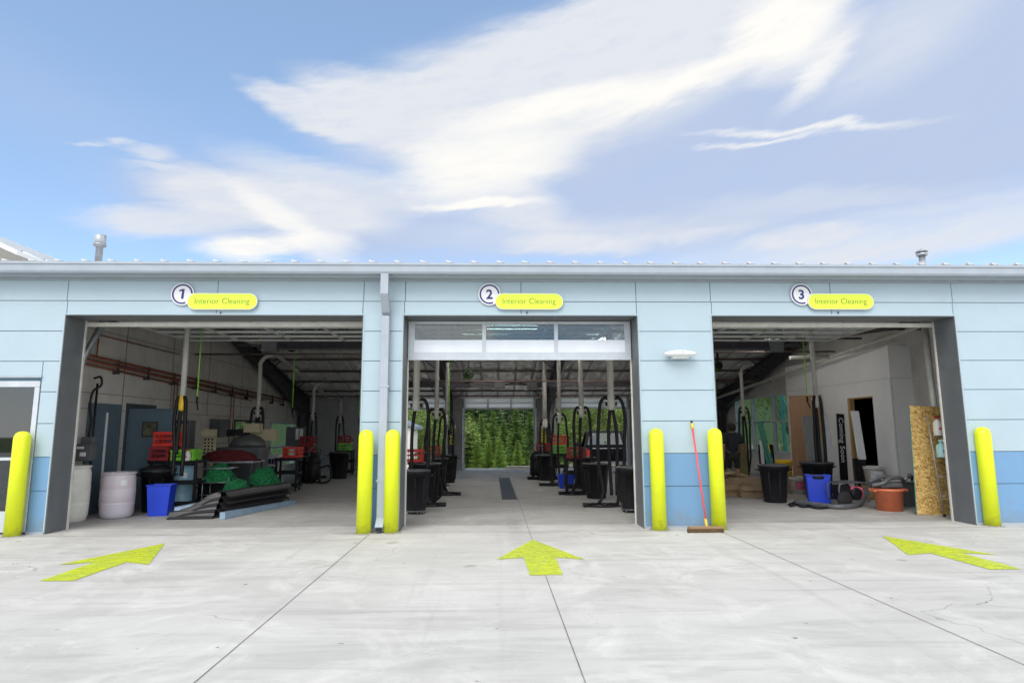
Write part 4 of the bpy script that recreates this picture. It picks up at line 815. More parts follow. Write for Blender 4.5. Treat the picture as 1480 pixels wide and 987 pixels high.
# portable pump with engine
t = thing('portable_pump', 'portable wheeled pump with a red engine cover and grey pipe frame', 'pump', GC(1228, 733, .25), .1)
b = MB()
for y in (-.18, .18): b.tube(smooth_path([(-.3, y, .12), (-.32, y, .38), (-.2, y, .46), (.22, y, .46), (.33, y, .38), (.3, y, .1)]), .016, 8)
for x, z in ((-.3, .12), (.3, .1), (-.2, .46), (.22, .46)): b.tube([(x, -.18, z), (x, .18, z)], .015, 8)
b.build('frame', 'greyplastic', t)
b = MB(); b.box((-.02, -.15, .14), (.24, .15, .38)); b.build('engine_cover', 'pinkl', t, .05)
b = MB(); b.box((-.26, -.13, .1), (-.03, .13, .42)); b.lathe([(0, -.17), (.11, -.17), (.12, -.14), (.12, .0)], (.08, 0, .25), 24, 'Y'); b.build('pump_body', 'black', t, .02)
for x in (-.26,):
    b = MB(); b.lathe([(0, -.03), (.14, -.03), (.155, -.015), (.155, .015), (.14, .03), (0, .03)], (x, -.24, .155), 28, 'Y'); b.build('wheel', 'tyre', t)
b = MB(); b.tube(smooth_path([G(1150, 729)+Vector((0, 0, .05)), G(1180, 733)+Vector((0, 0, .05)), G(1215, 736)+Vector((0, 0, .05)), G(1240, 733)+Vector((0, 0, .06)), G(1252, 728)+Vector((0, 0, .2)), G(1262, 726)+Vector((0, 0, .40)), G(1275, 726)+Vector((0, 0, .46))]), .05, 12); o = b.build('suction_hose', 'greyplastic'); tag(o, 'thick grey corrugated hose lying on the floor before the pump', 'hose')
b = MB(); b.tube(smooth_path([G(1140, 731)+Vector((0, 0, .03)), G(1150, 728)+Vector((0, 0, .03)), G(1165, 731)+Vector((0, 0, .03)), G(1180, 736)+Vector((0, 0, .03)), G(1200, 735)+Vector((0, 0, .03))]), .022, 8); b.tube(smooth_path([G(1142, 733)+Vector((0, 0, .03)), G(1152, 731)+Vector((0, 0, .03)), G(1160, 734)+Vector((0, 0, .03)), G(1172, 733)+Vector((0, 0, .03))]), .022, 8); o = b.build('black_cable', 'black'); tag(o, 'black cable bunched on the floor left of the small blue bin', 'cable')
# ------------------------------------------------------------------ boards, ladder, boxes in bay 3
def board(name, lab, cat, p, w_, h, th, m_, lean=.12, rz=0, group=None):
    t = MB(); t.box((-w_/2, 0, 0), (w_/2, th, h)); o = t.build(name, m_, None, .002); o.location = p; o.rotation_euler = (-lean, 0, rz); return tag(o, lab, cat, group)
o = MB(); o.box((-.27, 0, 0), (.46, .016, 1.93)); q = o.build('strand_board', 'osb', None); q.location = (7.83, 11.13, 0); q.rotation_euler = (-.03, R(2.6), .02); tag(q, 'upright sheet of golden strand board at the right jamb of bay 3', 'board')
eg = MB(); eg.box((-.276, -.0, 0), (-.2705, .016, 1.93)); eg.build('painted_edge', 'teal', q)
board('plywood_sheet', 'tall reddish plywood sheet leaning on the grey room wall', 'board', (8.36, 16.4, 0), .80, 2.42, .02, 'ply', .03, R(-33))
board('grey_plank', 'wide grey weathered plank leaning beside the lettered board', 'plank', (7.72, 14.7, 0), .42, 1.85, .03, 'greyboard', .10, .1)
board('lime_edge_plank', 'pale plank with spots leaning between the grey plank and lettered board', 'plank', (8.06, 14.65, 0), .16, 1.88, .03, 'label', .1, .1)
s = MB(); s.box((-.095, 0, 0), (.095, .03, 1.9)); q = s.build('lettered_board', 'black', None); q.location = (8.27, 14.62, 0); q.rotation_euler = (-.1, R(5), .1); tag(q, 'narrow black board with upright pale letters reading Coming Soon', 'sign board')
text_mesh('Coming Soon', .17, 'lettering', 'label', q, (-.055, -.003, 1.80), (R(90), R(90), 0), .001, 0, 0, 1.05, width=1.05)
a_, c_ = W(1235, 594, 14.2), W(1246, 664, 14.0); b = MB(); b.bar(a_, c_, .17, .05, (0, 1, 0)); o = b.build('grey_trim_board', 'drywall', None, .004); tag(o, 'long pale grey board leaning in the dark doorway', 'board')
b = MB(); a_ = W(1236, 662, 13.95); b.bar((a_.x, 13.9, 0), (a_.x, 13.95, a_.z), .10, .08, (0, 1, 0)); b.bar((a_.x+.17, 13.9, 0), (a_.x+.15, 13.95, a_.z-.05), .12, .08, (0, 1, 0)); o = b.build('black_post', 'black', None, .006); tag(o, 'pair of short black posts standing before the dark doorway', 'post')
b = MB(); b.box((8.22, 13.62, 0), (8.74, 14.1, .295)); o = b.build('timber_step', 'lumber', None, .006); tag(o, 'low timber step under the white bucket by the doorway', 'step')
board('green_plank', 'short mossy plank propped below the side window', 'plank', (6.86, 17.0, 0), .24, 1.16, .03, mat('moss_plank', (.16, .15, .06), .8, var=.1), .06)
board('white_plank', 'narrow white plank leaning between the mossy plank and ladder', 'plank', (7.28, 16.7, 0), .08, 1.22, .03, 'label', .05, 0)
board('black_sheet', 'black sheet leaning behind the green stepladder', 'sheet', (7.48, 16.9, 0), .42, 1.12, .03, 'black', .05)
la = thing('step_ladder', 'green fibreglass stepladder folded and leaning beside the plywood', 'stepladder', (7.15, 15.6, 0), R(62))
tilt = Matrix.Rotation(R(2), 3, 'Y')@Matrix.Rotation(R(-11), 3, 'X')
b = MB()
for x0, x1 in ((-.23, -.13), (.23, .13)): b.bar(tilt@Vector((x0, 0, .0)), tilt@Vector((x1, 0, 1.72)), .06, .03, (1, 0, 0)); b.bar(tilt@Vector((x0*.9, .1, .0)), tilt@Vector((x1*.9, .07, 1.66)), .04, .02, (1, 0, 0))
b.build('rails', 'ladder', la)
b = MB()
for k in range(6): z = .25+.26*k; xx = .23-.1*z/1.72; b.bar(tilt@Vector((-xx, -.01, z)), tilt@Vector((xx, -.01, z)), .02, .075)
b.build('steps', 'galv', la); b = MB(); b.box((-.15, -.06, 1.70), (.15, .10, 1.745), tilt); b.build('top_cap', 'ladder', la, .006)
b = MB(); b.bar(tilt@Vector((-.03, -.03, .95)), tilt@Vector((.05, -.03, 1.18)), .02, .01); b.bar(tilt@Vector((-.08, -.035, .62)), tilt@Vector((.03, -.035, .62)), .01, .10); b.build('sticker', 'laby', la)
def carton(lab, loc, w_, d, h, rz=0, flaps=True):
    t = thing('cardboard_box', lab, 'cardboard box', loc, rz, 'open cartons on the floor of bay 3'); b = MB(); e = .006
    b.box((-w_/2, -d/2, 0), (w_/2, d/2, e)); b.box((-w_/2, -d/2, e), (w_/2, -d/2+e, h)); b.box((-w_/2, d/2-e, e), (w_/2, d/2, h)); b.box((-w_/2, -d/2+e, e), (-w_/2+e, d/2-e, h)); b.box((w_/2-e, -d/2+e, e), (w_/2, d/2-e, h)); b.build('carton_body', 'card', t)
    if flaps:
        b = MB(); b.add([(-w_/2, -d/2, h), (w_/2, -d/2, h), (w_/2+.02, -d/2-.12, h-.10), (-w_/2-.02, -d/2-.12, h-.10)], [(0, 1, 2, 3)]); b.add([(-w_/2, d/2, h), (w_/2, d/2, h), (w_/2, d/2+.10, h+.13), (-w_/2, d/2+.10, h+.13)], [(0, 1, 2, 3)]); b.add([(w_/2, -d/2, h), (w_/2, d/2, h), (w_/2+.14, d/2, h+.05), (w_/2+.14, -d/2, h+.05)], [(0, 1, 2, 3)])
        o = b.build('flap', 'cardin', t); mo = o.modifiers.new('s', 'SOLIDIFY'); mo.thickness = .004
    return t
carton('open carton nearest the bollard, behind the pillar edge in bay 3', (5.35, 14.6, 0), .60, .45, .26, .35)
carton('wide open carton just left of the black trash can in bay 3', (5.98, 14.35, 0), .66, .42, .27, -.05)
carton('carton heaped with packing paper at the back of the box pile', (5.75, 15.3, 0), .8, .5, .36, .1)
ck = MB()
for i in range(26):
    c = Vector((5.75+random.uniform(-.38, .38), 15.3+random.uniform(-.2, .2), .35+random.uniform(0, .12))); rr = Matrix.Rotation(random.uniform(0, 3), 3, 'Z')@Matrix.Rotation(random.uniform(-.6, .6), 3, 'X')
    ck.add([c+rr@Vector(v) for v in ((-.12, -.06, 0), (.0, -.07, .03), (.12, -.05, 0), (.11, .06, .01), (0, .05, -.02), (-.12, .06, .02))], [(0, 1, 4, 5), (1, 2, 3, 4)])
o = ck.build('packing_paper', 'cardin'); tag(o, 'crumpled brown packing paper heaped on the rear carton', 'packing paper', kind='stuff')
# wire rack with bottles behind the right jamb
ra = thing('wire_rack', 'narrow wire rack leaning in front of the strand board', 'rack', (8.01, 10.95, 0))
b = MB()
for x in (-.12, .25): b.tube([(x-.0, -.05, 0), (x-.06, .06, 1.75)], .01, 8)
for z in (.35, .68, 1.02, 1.4): b.tube([(-.13, -.03, z), (.24, -.03, z)], .006, 6); b.box((-.12, -.02, z-.01), (.24, .1, z))
b.build('rack_frame', 'galv', ra); b = MB(); b.lathe([(.025, 0), (.025, .04)], (-.12, -.05, 0), 12); b.build('rubber_foot', 'black', ra)
def bottle(lab, loc, r, h, m_, cap):
    t = thing('spray_bottle', lab, 'bottle', loc); b = MB(); b.lathe([(r, 0), (r*1.02, h*.02), (r, h*.62), (r*.75, h*.74), (r*.35, h*.8), (r*.35, h*.86)], seg=24); b.build('bottle_body', m_, t)
    b = MB(); b.lathe([(r*.42, h*.86), (r*.42, h*.94)], seg=16); b.box((-r*.25, -r*1.0, h*.92), (r*.25, r*.5, h*1.02)); b.build('cap', cap, t)
    b = MB(); b.box((-r*.4, -r*1.08, h*.28), (r*.4, -r*.99, h*.42)); b.build('bottle_label', 'navy' if m_ != 'whiteplastic' else 'pinkl', t); return t
bottle('pale cyan jug on the middle shelf of the wire rack', (7.99, 10.94, 1.02), .085, .30, 'bottle', 'bottle')
bottle('white bottle on the top shelf of the wire rack', (7.97, 10.96, 1.40), .07, .34, 'whiteplastic', 'darkred')
bottle('small white bottle on the lowest shelf of the wire rack', (8.10, 10.93, .35), .05, .17, 'whiteplastic', 'blue')
# ------------------------------------------------------------------ vacuum drops
def vacuum(lab, x, y, zs=2.0, ztop=None, hoses=3, spread=.30, side=1, hang=0, yellow=False, elbow=0, r=.052):
    t = thing('vacuum_drop', lab, 'vacuum station', (x, y, 0), 0, 'vacuum drops with looped black hoses'); zt = ztop or roof_z(y)-.3
    b = MB()
    if elbow: b.tube(smooth_path([(0, 0, zs+.1), (0, 0, zt-.45), (0, 0, zt-.25), (elbow*.12, .05, zt-.08), (elbow*.45, .1, zt+.02)], 6), r, 14)
    else: b.tube([(0, 0, zs+.1), (0, 0, zt)], r, 16)
    b.build('down_pipe', 'pvc', t)
    b = MB(); b.lathe([(r, zs+.16), (r*1.2, zs+.14), (r*1.2, zs+.06), (r*1.3, zs-.02), (r*1.1, zs-.10), (r*.7, zs-.13)], seg=20); 
    for a in (-1, 1): b.tube([(0, 0, zs+.02), (a*r*1.9, -.02, zs+.08)], .036, 10)
    b.build('splitter', 'yellow' if yellow else 'pvc', t)
    for k in range(hoses):
        s_ = (-1, 1, -.35, .45)[k]; b = MB(); sp = spread*s_; rr = random.uniform(-.05, .05)
        zlo = .06 if k < 2 else .5
        if abs(s_) == 1:
            path = [(s_*r*1.2, 0, zs-.04), (sp*.45, -.02, zs+.13), (sp*.85, -.04, zs+.02), (sp*1.02, -.05, zs-.35), (sp*1.04+rr, -.05, 1.2), (sp*.95+rr, -.06, .7), (sp*.6+side*.06, -.10, .30), (sp*.7+side*.15, -.20, .06), (sp*.7+side*.32, -.28, .045)]
        else:
            path = [(s_*r, 0, zs-.1), (sp*.7, -.03, zs-.5), (sp*.8, -.04, 1.1), (sp*.6, -.04, .55), (sp*.5, -.06, .2)]
        if hang: path = [p for p in path if p[2] > hang]
        b.tube(smooth_path(path, 7), .036 if y < 17 else .030, 10); h = b.build('hose', 'blackrub', t)
        if abs(s_) == 1 and not hang:
            e = path[-1]; c = MB(); c.tube([e, (e[0]+side*.16, e[1]-.02, .035)], .032, 10, .055); c.build('nozzle', 'black', h)
    if hang: return t
    b = MB(); b.lathe([(.0, 0), (.27, 0), (.29, .012), (.27, .03), (.10, .045), (0, .045)], (side*.25, -.2, 0), 28, sx=1.25, sy=.8); b.build('floor_mat', 'black', t)
    return t
vacuum('vacuum drop with a yellow splitter in front of the open blue door in bay 1', -5.95, 12.2, 2.05, hoses=3, spread=.10, yellow=True, hang=.65)
vacuum('vacuum drop before the small wall window in bay 1, pipe bent at the top', -6.05, 16.4, 2.0, 3.55, hoses=4, spread=.16, elbow=1, hang=.45)
vacuum('third vacuum drop along the left wall, right of the glazed door', -6.05, 21.4, 2.0, 3.2, hoses=3, spread=.14, elbow=1)
vacuum('farthest vacuum drop in bay 1, against the grey back wall', -5.75, 24.0, 1.95, 2.75, hoses=3, spread=.14)
vacuum('nearest vacuum drop on the left of the middle bay, beside the jamb', -1.60, 13.3, 2.06, hoses=3, spread=.27, side=1, r=.07)
vacuum('second vacuum drop on the left of the middle bay', -1.36, 15.5, 1.92, hoses=3, spread=.22, side=1)
vacuum('third vacuum drop on the left of the middle bay, with a lime cord', -1.28, 17.9, 1.80, hoses=3, spread=.20, side=-1, r=.045)
vacuum('nearest vacuum drop on the right of the middle bay, widest hose loops', 2.50, 13.0, 2.06, hoses=4, spread=.27, side=-1, r=.07)
vacuum('second vacuum drop on the right of the middle bay, before the pickup', 2.22, 15.4, 1.95, hoses=3, spread=.20, side=-1, r=.06)
vacuum('third vacuum drop on the right of the middle bay, above the red crate', 1.93, 17.8, 1.84, hoses=3, spread=.20, side=-1, r=.05)
vacuum('farthest vacuum drop on the right of the middle bay, by the rear pier', 1.72, 20.2, 1.72, hoses=3, spread=.16, side=-1, r=.07)
vacuum('vacuum drop before the side window in bay 3, pipe bent at the top', 7.70, 18.9, 2.05, 3.5, hoses=4, spread=.16, elbow=1, side=-1)
vacuum('vacuum drop in front of the grey room in bay 3, taped splitter', 7.35, 13.9, 2.12, hoses=3, spread=.09, side=1)
# hose reels with lime cords
def reel(lab, x, y, z, drop, hang):
    t = thing('hose_reel', lab, 'hose reel', (x, y, z+(.2 if y < 13 else 0)), 0, 'overhead reels with lime cords'); b = MB(); b.lathe([(.03, -.075), (.10, -.075), (.10, -.06), (.085, -.05), (.085, .05), (.17, .06), (.17, .08), (.05, .08)], seg=24, axis='Y'); b.box((-.02, -.05, .1), (.02, .05, .42)); b.build('drum', 'black', t)
    b = MB(); b.lathe([(.09, -.045), (.15, -.04), (.15, .04), (.09, .045)], seg=24, axis='Y'); b.build('coiled_cord', M.setdefault('coil', mat('dull_green_cord', (.05, .14, .02), .6)), t)
    b = MB(); b.tube([(hang, 0, -.1), (hang, 0, -drop)], .011, 6); b.build('cord', 'hosegreen', t); b = MB(); b.tube([(hang, 0, -drop), (hang, 0, -drop-.12)], .022, 8); b.tube([(hang, 0, -drop-.12), (hang+.04, -.03, -drop-.26)], .014, 6); b.build('nozzle', 'black', t)
reel('lime cord hanging from its reel right of the first vacuum drop in bay 1', -5.72, 12.3, 3.55, 1.55, .0)
reel('lime corded reel above the second vacuum drop in bay 1', -5.15, 16.0, 3.72, 1.6, .1)
reel('lime corded reel near the back of bay 1, right of the dark haunch', -4.2, 20.5, 3.45, 1.5, -.1)
reel('small reel with lime ring at the upper right of bay 1', -2.6, 17.6, 3.6, .9, .1)
reel('lime cord and reel over the left vacuum row of the middle bay', -1.1, 16.2, 3.45, 1.9, .0)
reel('lime cord and reel left of the taped vacuum drop in bay 3', 7.1, 13.8, 3.7, 1.45, .0)
reel('lime corded reel over the side window vacuum in bay 3', 7.1, 19.2, 3.5, 1.3, -.1)
reel('small black reel hanging under the blanket, left of centre in the middle bay', -.75, 20.2, 3.35, .2, .0)
def strip_light(lab, x, y, z, st=9, rz=0):
    t = thing('ceiling_light', lab, 'ceiling light', (x, y, z), rz, 'lit strip lights under the roof'); b = MB(); b.box((-.65, -.05, .0), (.65, .05, .05)); b.box((-.5, -.004, .05), (-.49, .004, .4)); b.box((.49, -.004, .05), (.5, .004, .4)); b.build('housing', 'label', t)
    ma = bpy.data.materials.get('lit_tube_%d' % st)
    if not ma:
        ma = bpy.data.materials.new('lit_tube_%d' % st); ma.use_nodes = True; q = ma.node_tree.nodes['Principled BSDF']; q.inputs['Emission Color'].default_value = (1, .97, .90, 1); q.inputs['Emission Strength'].default_value = st
    for y_ in (-.09, .09): b = MB(); b.tube([(-.62, y_, .0), (.62, y_, .0)], .03, 12); b.build('tube', ma, t)
for x, y, z, st, rz, lab in ((.5, 14.9, 4.0, 20, 0, 'lit strip light seen through the glass of the middle door'), (-.2, 18.4, 4.0, 26, 0, 'strip light added near the ridge to brighten the left side of the middle bay'), (2.9, 18.4, 4.0, 26, 0, 'strip light added near the ridge to brighten the right side of the middle bay'), (6.8, 15.2, 3.68, 9, R(90), 'lit strip light near the grey room in the right bay')):  # ridge pair added and run strong to brighten the middle bay ceiling
    strip_light(lab, x, y, z, st, rz)
# radiant tube heaters and ceiling pipes
def heater(lab, x0, x1, y, z, box_left=True):
    t = thing('tube_heater', lab, 'heater', ((x0+x1)/2, y, z), 0, 'long dark radiant heaters under the roof'); h = (x1-x0)/2; b = MB(); b.prism([(-.16, -.03), (-.09, .14), (.09, .14), (.16, -.03), (.15, -.03), (.08, .12), (-.08, .12), (-.15, -.03)], -h, h, 'X'); b.box((-h, -.17, -.045), (h, -.155, -.02)); b.build('reflector', 'dark', t)
    b = MB(); b.tube([(-h, 0, .02), (h, 0, .02)], .045, 12); b.build('heater_tube', 'galv', t); b = MB(); s_ = -1 if box_left else 1; b.box((s_*h, -.12, -.08), (s_*(h+.34), .12, .16)); b.build('burner_box', 'greyplastic', t, .01)
    b = MB(); b.tube([(s_*(h+.3), 0, .05), (s_*(h+.9), 0, .08)], .035, 10); b.box((-h+.4, -.01, .14), (-h+.42, .01, .5)); b.box((h-.42, -.01, .14), (h-.4, .01, .5)); b.build('hanger', 'dark', t)
heater('long dark heater hung at the upper right of the left bay', -4.75, -1.9, 13.9, 3.36)
heater('long dark heater hung across the left of the middle bay', -3.4, .1, 20.6, 2.98, False)
heater('long dark heater hung across the right of the middle bay', 1.5, 5.5, 20.6, 2.98)
heater('long dark heater hung at the upper left of the right bay', 3.75, 6.3, 13.9, 3.36, False)
b = MB(); b.tube([(-7.1, 15.0, 3.36), (-1.2, 15.0, 3.36)], .022, 8); b.tube([(-1.2, 15.0, 3.36), (8.5, 15.0, 3.42)], .02, 8); b.tube([(-6.2, 19.5, 3.05), (8.9, 19.5, 3.05)], .028, 8); b.tube([(-7.1, 23.2, 2.80), (8.9, 23.2, 2.80)], .025, 8); o = b.build('gas_pipes', 'rustprimer'); tag(o, 'thin dark reddish pipes crossing all three bays under the roof', 'pipes')
b = MB(); b.tube([(8.55, 11, 3.62), (8.55, 24.5, 2.62)], .045, 10); b.tube([(7.5, 15.3, 3.3), (8.5, 15.3, 3.32)], .05, 10); o = b.build('vacuum_main', 'pvc'); tag(o, 'pale main pipe running back along the right wall under the dark rafter', 'pipe')
b = MB(); b.tube([(-6.35, 11.2, 3.75), (-6.35, RIDGE, 3.9), (-6.1, 24, 2.7)], .06, 12); o = b.build('vacuum_main', 'pvc'); tag(o, 'pale main pipe running back under the roof along the left wall', 'pipe')
b = MB(); p_ = W(1343, 530, 11.3); b.tube([(p_.x+.06, 11.3, 0), (p_.x-.02, 11.3, 3.7)], .055, 12); o = b.build('stand_pipe', 'trackpale'); tag(o, 'pale vertical pipe just inside the right jamb of bay 3', 'pipe')
# bracket arms on the right rafter
b = MB()
for y in (12.4, 14.6, 17.4, 20.2): b.box((8.2, y-.02, roof_z(y)-.78), (8.95, y+.02, roof_z(y)-.74))
o = b.build('pipe_brackets', 'dark'); tag(o, 'black bracket arms carrying the pale main pipe on the right', 'brackets')
# ------------------------------------------------------------------ carts, crates, towels
def cart(lab, loc, w_=.62, d=.42, h=.86, rz=0, nsh=3):
    t = thing('utility_cart', lab, 'utility cart', loc, rz, 'black utility carts by the vacuum drops')
    for k in range(nsh):
        z = .14+(h-.14)*k/(nsh-1); b = MB(); b.box((-w_/2, -d/2, z-.05), (w_/2, d/2, z)); b.box((-w_/2, -d/2, z+.0005), (w_/2, -d/2+.015, z+.03)); b.box((-w_/2, d/2-.015, z+.0005), (w_/2, d/2, z+.03)); b.build('shelf', 'black', t, .006)
    for sx in (-1, 1):
        for sy in (-1, 1): b = MB(); b.box((sx*(w_/2-.05)-.025, sy*(d/2-.05)-.02, .09), (sx*(w_/2-.05)+.025, sy*(d/2-.05)+.02, h-.05)); b.build('upright', 'black', t)
    for sx in (-1, 1):
        for sy in (-1, 1): b = MB(); b.lathe([(0, -.015), (.045, -.015), (.045, .015), (0, .015)], (sx*(w_/2-.06), sy*(d/2-.06), .045), 12, 'X'); b.build('caster', 'tyre', t)
    return t
_cr = {}
def crate(lab, loc, m_='red', w_=.44, d=.34, h=.27, rz=0):
    key = (m_, w_, d, h)
    if key not in _cr:
        b = MB(); th = .014
        b.box((-w_/2, -d/2, 0), (w_/2, d/2, .02))
        for z0, z1 in ((.0205, .055), (h-.055, h), (h*.48, h*.56)):
            b.box((-w_/2, -d/2, z0), (w_/2, -d/2+th, z1)); b.box((-w_/2, d/2-th, z0), (w_/2, d/2, z1)); b.box((-w_/2, -d/2+th+.001, z0), (-w_/2+th, d/2-th-.001, z1)); b.box((w_/2-th, -d/2+th+.001, z0), (w_/2, d/2-th-.001, z1))
        n = 7
        for k in range(n+1):
            x = -w_/2+.03+(w_-.06)*k/n; ww = .03 if k in (0, n) else .008
            for y in (-d/2+.007, d/2-.007): b.bar((x, y, .05), (x, y, h-.05), ww, .010, (0, 1, 0))
            y = -d/2+.03+(d-.06)*k/n
            for xx in (-w_/2+.007, w_/2-.007): b.bar((xx, y, .05), (xx, y, h-.05), .010, ww, (0, 1, 0))
        _cr[key] = b.build('crate', m_, None); o = _cr[key]
    else: o = _cr[key].copy(); C.objects.link(o)
    o.location = loc; o.rotation_euler = (0, 0, rz); return tag(o, lab, 'crate', 'plastic crates on the carts')
cart('black cart carrying the red crates and the green crate in bay 1', (-6.33, 13.0, 0), .98, .5, .96)
crate('bright red crate on top of the dark red one, bay 1', (-6.50, 12.85, 1.245), 'red', .42, .34, .28)
crate('dark red crate under the bright red one, bay 1', (-6.58, 12.85, .965), 'darkred', .38, .34, .27)
crate('green lattice crate on the cart right of the red crates, bay 1', (-6.10, 12.82, .965), 'green', .46, .34, .21)
bottle('white bottle with red cap in front of the green crate', (-5.98, 12.62, .965), .055, .22, 'whiteplastic', 'red')
carts = [(-5.3, 16.7, 'black cart under the red crate left of the glazed door'), (-5.95, 20.6, 'black cart between the glazed door and the third vacuum, bay 1'), (-5.2, 22.6, 'black cart far back in bay 1 beside the grey wall'),
         (-1.62, 14.5, 'black cart by the left jamb of the middle bay'), (-1.62, 17.0, 'black cart under dark red boxes, left side of the middle bay'), (2.1, 15.9, 'black cart with a dark red crate before the pickup'), (1.98, 18.6, 'black cart with red over green crate, right of the middle bay')]
for x, y, lab in carts: cart(lab, (x, y, 0), .55 if x > -5 else .62, .42, .82)
cs = [(-5.2, 16.7, .85, 'red', 'red crate on the cart left of the glazed door'), (-5.2, 16.7, .85+.28, None, ''), (-5.95, 20.6, 1.10, 'darkred', 'dark red crate on the cart by the third vacuum in bay 1'), (-5.95, 20.6, .83, 'darkred', 'lower dark red crate on the cart by the third vacuum in bay 1'),
      (-5.2, 22.6, 1.10, 'darkred', 'upper dark red crate far back in bay 1'), (-5.2, 22.6, .83, 'green', 'green crate below a dark red one far back in bay 1'),
      (-1.72, 13.95, .85, 'red', 'red crate beside the left jamb of the middle bay'), (-1.6, 17.0, .85, 'darkred', 'dark red crate on the cart left of the middle bay'), (-1.2, 17.1, 1.0, None, ''),
      (2.1, 15.75, .83, 'darkred', 'dark red crate in front of the pickup'), (1.98, 18.6, 1.10, 'red', 'red crate over the green crate right of the middle bay'), (1.98, 18.6, .83, 'green', 'green crate under a red crate right of the middle bay'), (1.70, 20.9, .84, 'darkred', 'dark red crate by the rear pier of the middle bay')]
for x, y, z, m_, lab in cs:
    if m_: crate(lab, (x, y, z), m_, .44, .34, .27)
cart('black cart by the rear pier of the middle bay', (1.70, 20.9, 0), .5, .42, .82)
def lump(name, lab, loc, rx, ry, h, m_='towel', cat='towels', seed=0):
    b = MB(); nu, nv = 120, 54; vs = []
    for j in range(nv+1):
        ph = math.pi/2*j/nv
        for i in range(nu):
            th = 2*math.pi*i/nu; x, y, z = math.cos(ph)*math.cos(th), math.cos(ph)*math.sin(th), math.sin(ph)
            n = 1+.22*noise.noise((x*2+seed, y*2, z*2))+.13*(1-abs(noise.noise((x*6, y*6+seed, z*6)))*2)+.10*(1-2*abs(noise.noise((x*13, y*13, z*13+seed))))+.05*noise.noise((x*26, y*26, z*26+seed))
            vs.append((x*n*rx, y*n*ry, max(0, z*n*h)))
    b.add(vs, [(j*nu+i, j*nu+(i+1) % nu, (j+1)*nu+(i+1) % nu, (j+1)*nu+i) for j in range(nv) for i in range(nu)], True); o = b.build(name, m_); o.location = loc; return tag(o, lab, cat)
wb = thing('work_table', 'long steel work table with red cloths behind the towel piles in bay 1', 'table', (-5.85, 14.4, 0))
b = MB(); b.box((-.75, -.35, .84), (.62, .35, .88)); b.build('tabletop', 'galv', wb, .004)
for x in (-.7, .57):
    for y in (-.3, .3): b = MB(); b.box((x-.02, y-.02, 0), (x+.02, y+.02, .84)); b.build('leg', 'dark', wb)
b = MB(); b.box((-.7, -.28, .30), (.57, .28, .33)); b.build('shelf', 'dark', wb)
lump('red_cloths', 'dark red folded cloths heaped on the steel work table', (-5.85, 14.3, .88), .55, .26, .20, mat('maroon_cloth', (.10, .008, .012), .9, var=.2, scale=12, bump=.6, bscale=40), 'cloths', 5)
dm = thing('steam_press', 'grey domed machine standing behind the red cloths', 'machine', (-6.1, 15.6, 0))
b = MB(); b.box((-.55, -.3, 0), (.55, .3, 1.15)); b.build('cabinet', 'greyplastic', dm, .02); b = MB(); b.lathe([(.4, 1.15), (.385, 1.25), (.29, 1.38), (.12, 1.45), (0, 1.46)], (.14, 0, 0), 28, sx=1.1, sy=.6); b.build('dome', mat('dull_steel', (.13, .13, .13), .45, .4, var=.2, scale=4), dm)
b = MB(); b.box((-.35, -.1, 1.42), (.12, .15, 1.58)); b.build('control_head', 'black', dm, .01)
# wall cabinets and boxes along the left wall
b = MB(); b.box((0, 0, 0), (.3, .55, .48)); o = b.build('wall_cabinet', 'greyplastic', None, .01, (XL+.01, 16.9, 1.38)); tag(o, 'dark grey cabinet on the left wall, left of the small window', 'cabinet')
sb = thing('soap_dispenser', 'glass fronted dispenser standing by the wall behind the green crate', 'dispenser', (-6.85, 14.3, 0)); b = MB(); b.box((-.18, -.15, 0), (.14, .15, 1.78)); b.build('dispenser_cabinet', 'greyplastic', sb, .01); b = MB(); b.box((-.14, -.162, 1.25), (.10, -.152, 1.7)); b.build('dispenser_front', 'cream', sb); b = MB()
for x in (-.09, .04): b.lathe([(.05, 1.08), (.05, 1.22), (.02, 1.25)], (x, -.2, 0), 14)
b.build('cup', 'pinkl', sb)
pb = thing('perforated_rack', 'cream perforated rack of small parts beside the dispenser in bay 1', 'rack', (-6.42, 14.55, -.34)); b = MB(); b.box((-.14, -.02, 1.32), (.14, .04, 1.92)); b.box((-.02, .0, .345), (.02, .03, 1.32)); b.box((-.15, -.12, 1.75), (.15, -.021, 1.9)); b.build('rack_panel', 'cream', pb, .004); b = MB()
for i in range(3):
    for j in range(5): b.box((-.11+i*.08, -.03, 1.37+j*.075), (-.07+i*.08, -.021, 1.41+j*.075))
b.build('parts', 'black', pb)
cb = thing('cream_carton', 'cream carton on top of the machine left of the second vacuum, bay 1', 'carton', (-6.05, 15.5, 1.50)); b = MB(); b.box((0.05, -.12, .0), (.42, .15, .22)); b.box((.1, .16, -.2), (.75, .3, .08)); b.build('carton_body', 'cream', cb, .004)
bk = thing('towel_basket', 'black wire basket stand holding green towels, nearest pile in bay 1', 'basket', (-5.62, 13.3, 0)); b = MB()
for x in (-.26, .26):
    for y in (-.18, .18): b.tube([(x, y, 0), (x, y, .6)], .012, 6)
for z in (.25, .5, .78):
    for s_ in (-1, 1): b.tube([(-.3, s_*.2, z), (.3, s_*.2, z)], .009, 6); b.tube([(s_*.3, -.2, z), (s_*.3, .2, z)], .009, 6)
b.build('wire_frame', 'galv', bk)
b = MB(); b.box((-.29, -.19, .48), (.29, .19, .5)); b.build('basket_floor', 'black', bk)
lump('green_towels', 'green towels filling the wire basket stand in bay 1', (-5.62, 13.3, .5), .28, .19, .30, seed=1)
